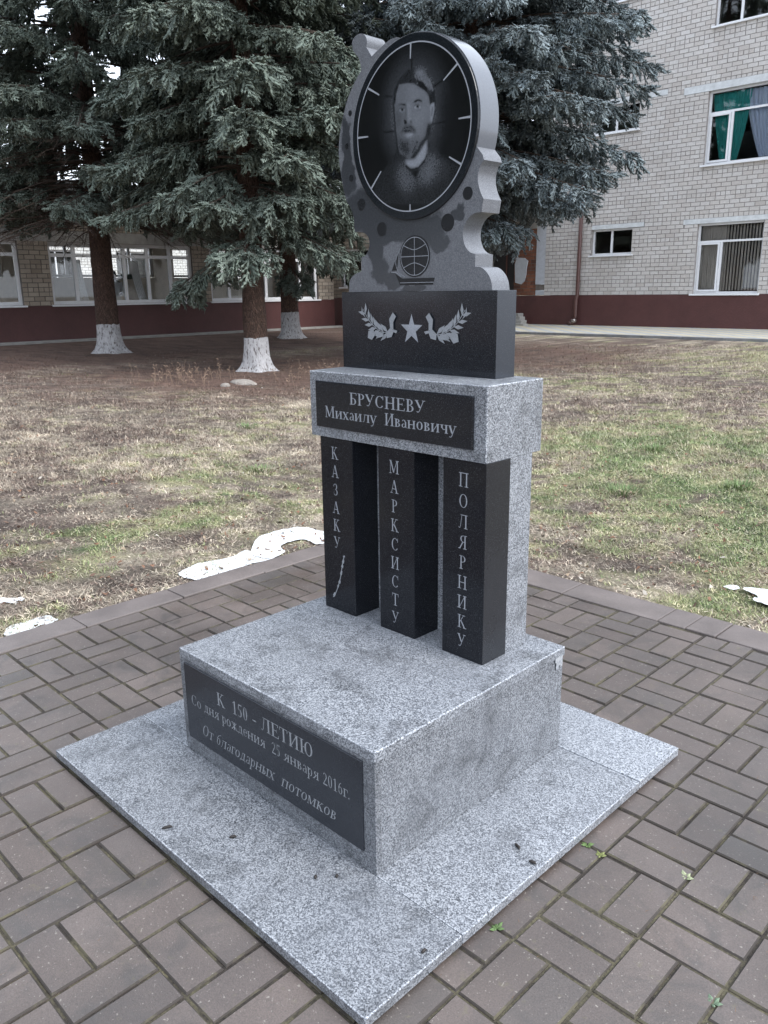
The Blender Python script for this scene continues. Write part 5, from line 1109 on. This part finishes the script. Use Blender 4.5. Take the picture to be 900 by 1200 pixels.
def make_bough(L, seed):
    """one spruce branch along +x: drooping wood, side twigs and hanging needle sprays"""
    rr = random.Random(seed); rg = np.random.default_rng(seed); WV, WF = [], []; wb = 0
    def wood(p, r0, r1, k=4):
        nonlocal wb
        V, F = tube_np(p, r0, r1, k, wb); WV.append(V); WF.extend(F); wb += len(V)
    m_ = 12; lift = rr.uniform(.02, .14); droop = rr.uniform(.2, .34); bend = rr.uniform(-.1, .1)
    P = np.array([(L*t*(1-.06*t), bend*L*t*t, L*(lift*t-droop*t*t*.8+.20*droop*t**4)) for t in np.linspace(0, 1, m_)]); wood(P, .011+.006*L, .004, 5); SP = []; side = np.array([0, 1.0, 0]); outd = np.array([1.0, 0, 0]); nsub = int(L*9.0)+3
    for k in range(nsub):
        t = min(.26+.74*(k+rr.random()*.8)/nsub, .985); i = t*(m_-1); i0 = int(i); q = P[i0]*(1-(i-i0))+P[min(i0+1, m_-1)]*(i-i0); s_ = 1 if k % 2 else -1
        sl = (.26+.62*(1-t)*min(1, L/2.2))*rr.uniform(.65, 1.2)*(1 if t < .9 else .6); dv = outd*rr.uniform(.5, .95)+side*s_*rr.uniform(.5, 1.0); dv[2] = -.18-.2*rr.random(); dv /= np.linalg.norm(dv)
        end = q+dv*sl+np.array([0, 0, -.12*sl]); wood([q, (q+end)/2+np.array([0, 0, .02]), end], .0045, .002, 3); ng = max(2, int(sl*9))
        for j in range(ng):
            u = (j+.5+rr.uniform(-.3, .3))/ng; o_ = q+(end-q)*u; hang = rr.random() < .5
            d = dv*rr.uniform(.6, 1)+side*rr.uniform(-.4, .4)+outd*rr.uniform(.1, .5); d[2] = rr.uniform(-2.2, -.7) if hang else rr.uniform(-.35, .10)
            SP.append((o_, d, rr.uniform(.22, .44) if hang else rr.uniform(.17, .30), rr.random(), (.15 if hang else .45)*rr.random()+.45*max(0, t-.45)))
        SP.append((end-dv*.05, dv+np.array([0, 0, rr.uniform(-.25, .2)]), rr.uniform(.15, .24), .3+.7*rr.random(), .3+.5*rr.random()))
    for _ in range(4): SP.append((P[-1]-outd*.12, outd+side*rr.uniform(-.5, .5)+np.array([0, 0, rr.uniform(-.2, .25)]), .22, .8, .5+.4*rr.random()))
    O = np.array([q[0] for q in SP]); Dv = np.array([q[1] for q in SP]); Dv /= np.linalg.norm(Dv, axis=1)[:, None]; Ls = np.array([q[2] for q in SP]); tone = np.array([q[3] for q in SP]); tip = np.array([q[4] for q in SP])
    U = rg.normal(0, .35, (len(O), 3))+np.array([0, 0, 1.0]); Sv = np.cross(U, Dv); Sv /= np.linalg.norm(Sv, axis=1)[:, None]+1e-9; Uv = np.cross(Dv, Sv); var = rg.integers(0, len(SPR), len(O))
    Vs, Fs, Cs = [np.concatenate(WV)], [np.array(WF)], [np.zeros((wb, 3))]; base = wb; nw = len(WF)
    for v_ in range(len(SPR)):
        ix = np.where(var == v_)[0]; TV, TF, TC = SPR[v_]
        Pp = O[ix, None, :]+Ls[ix, None, None]*(TV[None, :, 0:1]*Dv[ix, None, :]+TV[None, :, 1:2]*Sv[ix, None, :]+TV[None, :, 2:3]*Uv[ix, None, :])
        Vs.append(Pp.reshape(-1, 3)); Fs.append((TF[None]+(np.arange(len(ix))*len(TV))[:, None, None]).reshape(-1, 3)+base); base += len(ix)*len(TV)
        c = np.zeros((len(ix), len(TV), 3)); c[..., 0] = np.clip(tone[ix, None]+rg.uniform(-.15, .15, (len(ix), len(TV))), 0, 1); c[..., 1] = np.clip(tip[ix, None]*TC[None]*1.0, 0, 1); Cs.append(c.reshape(-1, 3))
    F = np.concatenate(Fs); mi = np.ones(len(F), np.int32); mi[:nw] = 0
    return npmesh('branch', np.concatenate(Vs), F, [TWIG, NEEDLE], mi=mi, col=np.concatenate(Cs))
BOUGH = {L: [make_bough(L, int(L*100)+k) for k in range(n_)] for L, n_ in ((.8, 2), (1.4, 3), (2.1, 4), (2.9, 3), (3.7, 3))}
def spruce(x, y, h, rad_t, crown0, R, mat, label, seed, lime=.66, dens=1.0, low=(), blue=False, dead=0, zfull=9.5, lean=0, skirt=None):
    rg = np.random.default_rng(seed); rr = random.Random(seed); z0 = float(gh(x, y))-.03
    e = empty('spruce_tree', (x, y, z0), label=label, cat='tree', group='spruce trees on the lawn')
    # trunk with root flare and rough bark
    def tr(zz): t = zz/h; return rad_t*((1-t)**.85*.97+.03)+rad_t*.55*math.exp(-zz/.09)+rad_t*.22*math.exp(-zz/.35)
    n = 26
    def trunk_mesh(za, zb, dz, off, name, mt):
        zs = np.arange(za, zb+1e-6, dz); A = np.linspace(0, 2*np.pi, n, endpoint=False); Z, AA = np.meshgrid(zs, A, indexing='ij')
        Rr = np.array([tr(float(q)) for q in zs])[:, None]; lob = 1+.22*np.exp(-Z/.2)*np.sin(AA*5+seed+.7*np.sin(AA*2))+.035*np.sin(AA*3+Z*1.3)
        Rr = Rr*lob*(1+.075*(fbm(AA*3.2+seed, Z*1.1, .55, 2)-.5)*2)+off
        if off: Z = Z+np.where(Z > zb-.06, .03*(fbm(AA*2.5+seed, AA*0, .5, 6)-.5)*2+.015*(RNG.random(Z.shape)-.5), 0)
        X = x+lean*Z+Rr*np.cos(AA); Y = y+Rr*np.sin(AA); V = np.stack([X, Y, z0+Z], -1).reshape(-1, 3); m_ = len(zs); i = np.arange((m_-1)*n); r_ = i//n; q = i % n
        F = np.stack([r_*n+q, r_*n+(q+1) % n, (r_+1)*n+(q+1) % n, (r_+1)*n+q], 1); return link(name, npmesh(name, V, F, [mt], smooth=True), None, e)
    trunk_mesh(lime-.12, min(h*.97, 13), .10, 0, 'trunk', BARK)
    tp = trunk_mesh(0, lime, .04, .003, 'whitewashed_base', LIME)
    WV = []; WF = []; wb = 0
    def wood(pts, r0, r1, k=4):
        nonlocal wb
        P = np.array(pts); m_ = len(P); T_ = np.gradient(P, axis=0); T_ /= np.linalg.norm(T_, axis=1)[:, None]+1e-9; up = np.array([0, 0, 1.0]); a = np.cross(T_, up); a /= np.linalg.norm(a, axis=1)[:, None]+1e-9; b = np.cross(T_, a)
        rs = np.linspace(r0, r1, m_)[:, None]; R_ = [P+rs*(a*math.cos(q)+b*math.sin(q)) for q in np.linspace(0, 2*np.pi, k, endpoint=False)]
        V = np.stack(R_, 1).reshape(-1, 3); WV.append(V)
        for i in range(m_-1):
            for q in range(k): WF.append((wb+i*k+q, wb+i*k+(q+1) % k, wb+(i+1)*k+(q+1) % k, wb+(i+1)*k+q))
        wb += len(V)
    def bough(B, az, L, pitch):
        k = min(BOUGH, key=lambda q: abs(q-L)); o = bpy.data.objects.new('branch', rr.choice(BOUGH[k])); COL.objects.link(o); o.parent = e
    
        o.location = (B[0]-x, B[1]-y, B[2]-z0); o.rotation_euler = Matrix.Rotation(az, 3, 'Z').to_4x4().to_3x3().to_euler() if not pitch else (Matrix.Rotation(az, 3, 'Z') @ Matrix.Rotation(pitch, 3, 'Y') @ Matrix.Rotation(rr.uniform(-.15, .15), 3, 'X')).to_euler()
        f_ = L/k; o.scale = (f_, f_*rr.uniform(.9, 1.1)*(1 if rr.random() < .5 else -1), f_)
        if mat is not NEEDLE: o.material_slots[1].link = 'OBJECT'; o.material_slots[1].material = mat
    z = crown0
    while z < h-.4:
        f = (z-crown0)/(h-crown0); Rz = R*(1-f)**.8*(.80+.2*min(1, f*6)); upper = z > zfull; nb = 8 if not upper else 6; a0 = rr.uniform(0, 6.28)
        for k in range(nb):
            bough((x+lean*z, y, z0+z+rr.uniform(-.12, .12)), a0+k*2*math.pi/nb+rr.uniform(-.3, .3), max(Rz*rr.uniform(.72, 1.08), .5), rr.uniform(-.06, .20)*(1-f)-.12*f)
        z += rr.uniform(.27, .36)*(1.4 if upper else 1)/min(1.2, dens)
    for (zb, az, L, dr) in low: bough((x, y, z0+zb), rad(az), L, (dr-.3)*1.1)
    # bare dead branches in the shade of the crown
    for _ in range(dead):
        zb = crown0+rr.uniform(-.75, 1.3); az = rr.uniform(0, 6.28); L = R*rr.uniform(.4, .85); ca, sa = math.cos(az), math.sin(az); P = []
        for k in range(7): t = k/6; P.append(np.array([x+ca*L*t, y+sa*L*t, z0+zb+L*(.05*t-.28*t*t)+rr.uniform(-.03, .03)]))
        wood(P, .016, .005, 4)
        for k in range(12):
            t = rr.uniform(.25, 1)*5.9; i0 = int(t); q = P[i0]*(1-(t-i0))+P[i0+1]*(t-i0); d = np.array([ca*.6+rr.uniform(-.9, .9), sa*.6+rr.uniform(-.9, .9), rr.uniform(-.7, .2)]); l_ = rr.uniform(.2, .55)
            m1 = q+d*l_*.5+np.array([0, 0, .03]); e1 = q+d*l_; wood([q, m1, e1], .005, .002, 3)
            for _k in range(3): dd = d+np.array([rr.uniform(-.7, .7), rr.uniform(-.7, .7), rr.uniform(-.6, .2)]); wood([m1, m1+dd*l_*.35], .003, .0015, 3)
    if WV: link('dead_twigs', npmesh('dead_twigs', np.concatenate(WV), np.array(WF), [TWIG]), None, e, kind='stuff')
spruce(-15.63, 7.34, 17, .235, 3.35, 4.1, NEEDLE, 'dark green spruce on the far left with bare dead twigs under its crown', 3, lime=.64, dead=120, dens=.66, zfull=8.6)
spruce(-10.42, 7.40, 15.5, .205, 3.0, 3.0, NEEDLE, 'green spruce in the middle with the reddest trunk, branches hanging over the wing windows', 5, lime=.62, dens=.86, zfull=7.6,
       low=((2.2, 205, 1.7, .7), (2.6, 345, 1.3, .4), (2.5, 30, 1.9, .5), (2.6, 70, 2.0, .5), (2.3, 320, 1.6, .45)))
spruce(-16.43, 13.0, 14.0, .24, 3.1, 3.7, NEEDLE, 'rear green spruce, its whitewashed trunk seen right behind the middle one', 8, lime=.72, dens=.62, dead=12, zfull=10.5, low=((2.0, 330, 2.0, .5), (2.3, 20, 2.2, .45)))
spruce(-9.4, 11.9, 19.0, .20, 3.4, 4.25, NEEDLE_B, 'blue spruce behind the monument, its frosty branches against the white brick block', 13, lime=.62, dens=.92, zfull=8.6, low=((3.2, 46, 1.5, .95), (3.3, 52, 1.4, .9), (3.0, 10, 1.1, .4), (2.7, 335, 1.7, .4), (3.0, 35, 1.4, .7)))

# unseen spruce copies added to darken the stone's reflections and its front faces
def copy_tree(src, x, y, label, rz):
    z0 = float(gh(x, y))-.03; t = src.copy(); COL.objects.link(t); t.location = (x, y, z0); t.rotation_euler = (0, 0, rz); t['label'] = label
    for ch in src.children: c = ch.copy(); COL.objects.link(c); c.parent = t
SRC = [o for o in bpy.data.objects if o.name.startswith('spruce_tree')]
SRC = SRC[:3]
for k, (x, y, rz, lab) in enumerate(((-12.5, -5.5, 1, 'added unseen spruce left of the view, nearest the long wing, for reflections'), (-7.6, -6.8, 2, 'added unseen spruce left of the view, middle of its row, for reflections'), (-11.5, -10.5, 3, 'added unseen spruce left of the view, farthest along the wing, for reflections'),
        (-4.5, -10.5, 4, 'added unseen spruce behind the viewer, left of the paved square, for reflections'), (-8.5, -13, 5, 'added unseen spruce behind the viewer, farthest from the paved square, for reflections'), (-15.5, -9, .5, 'added unseen spruce far behind the viewer, for reflections'))): copy_tree(SRC[k % 3], x, y, lab, rz)
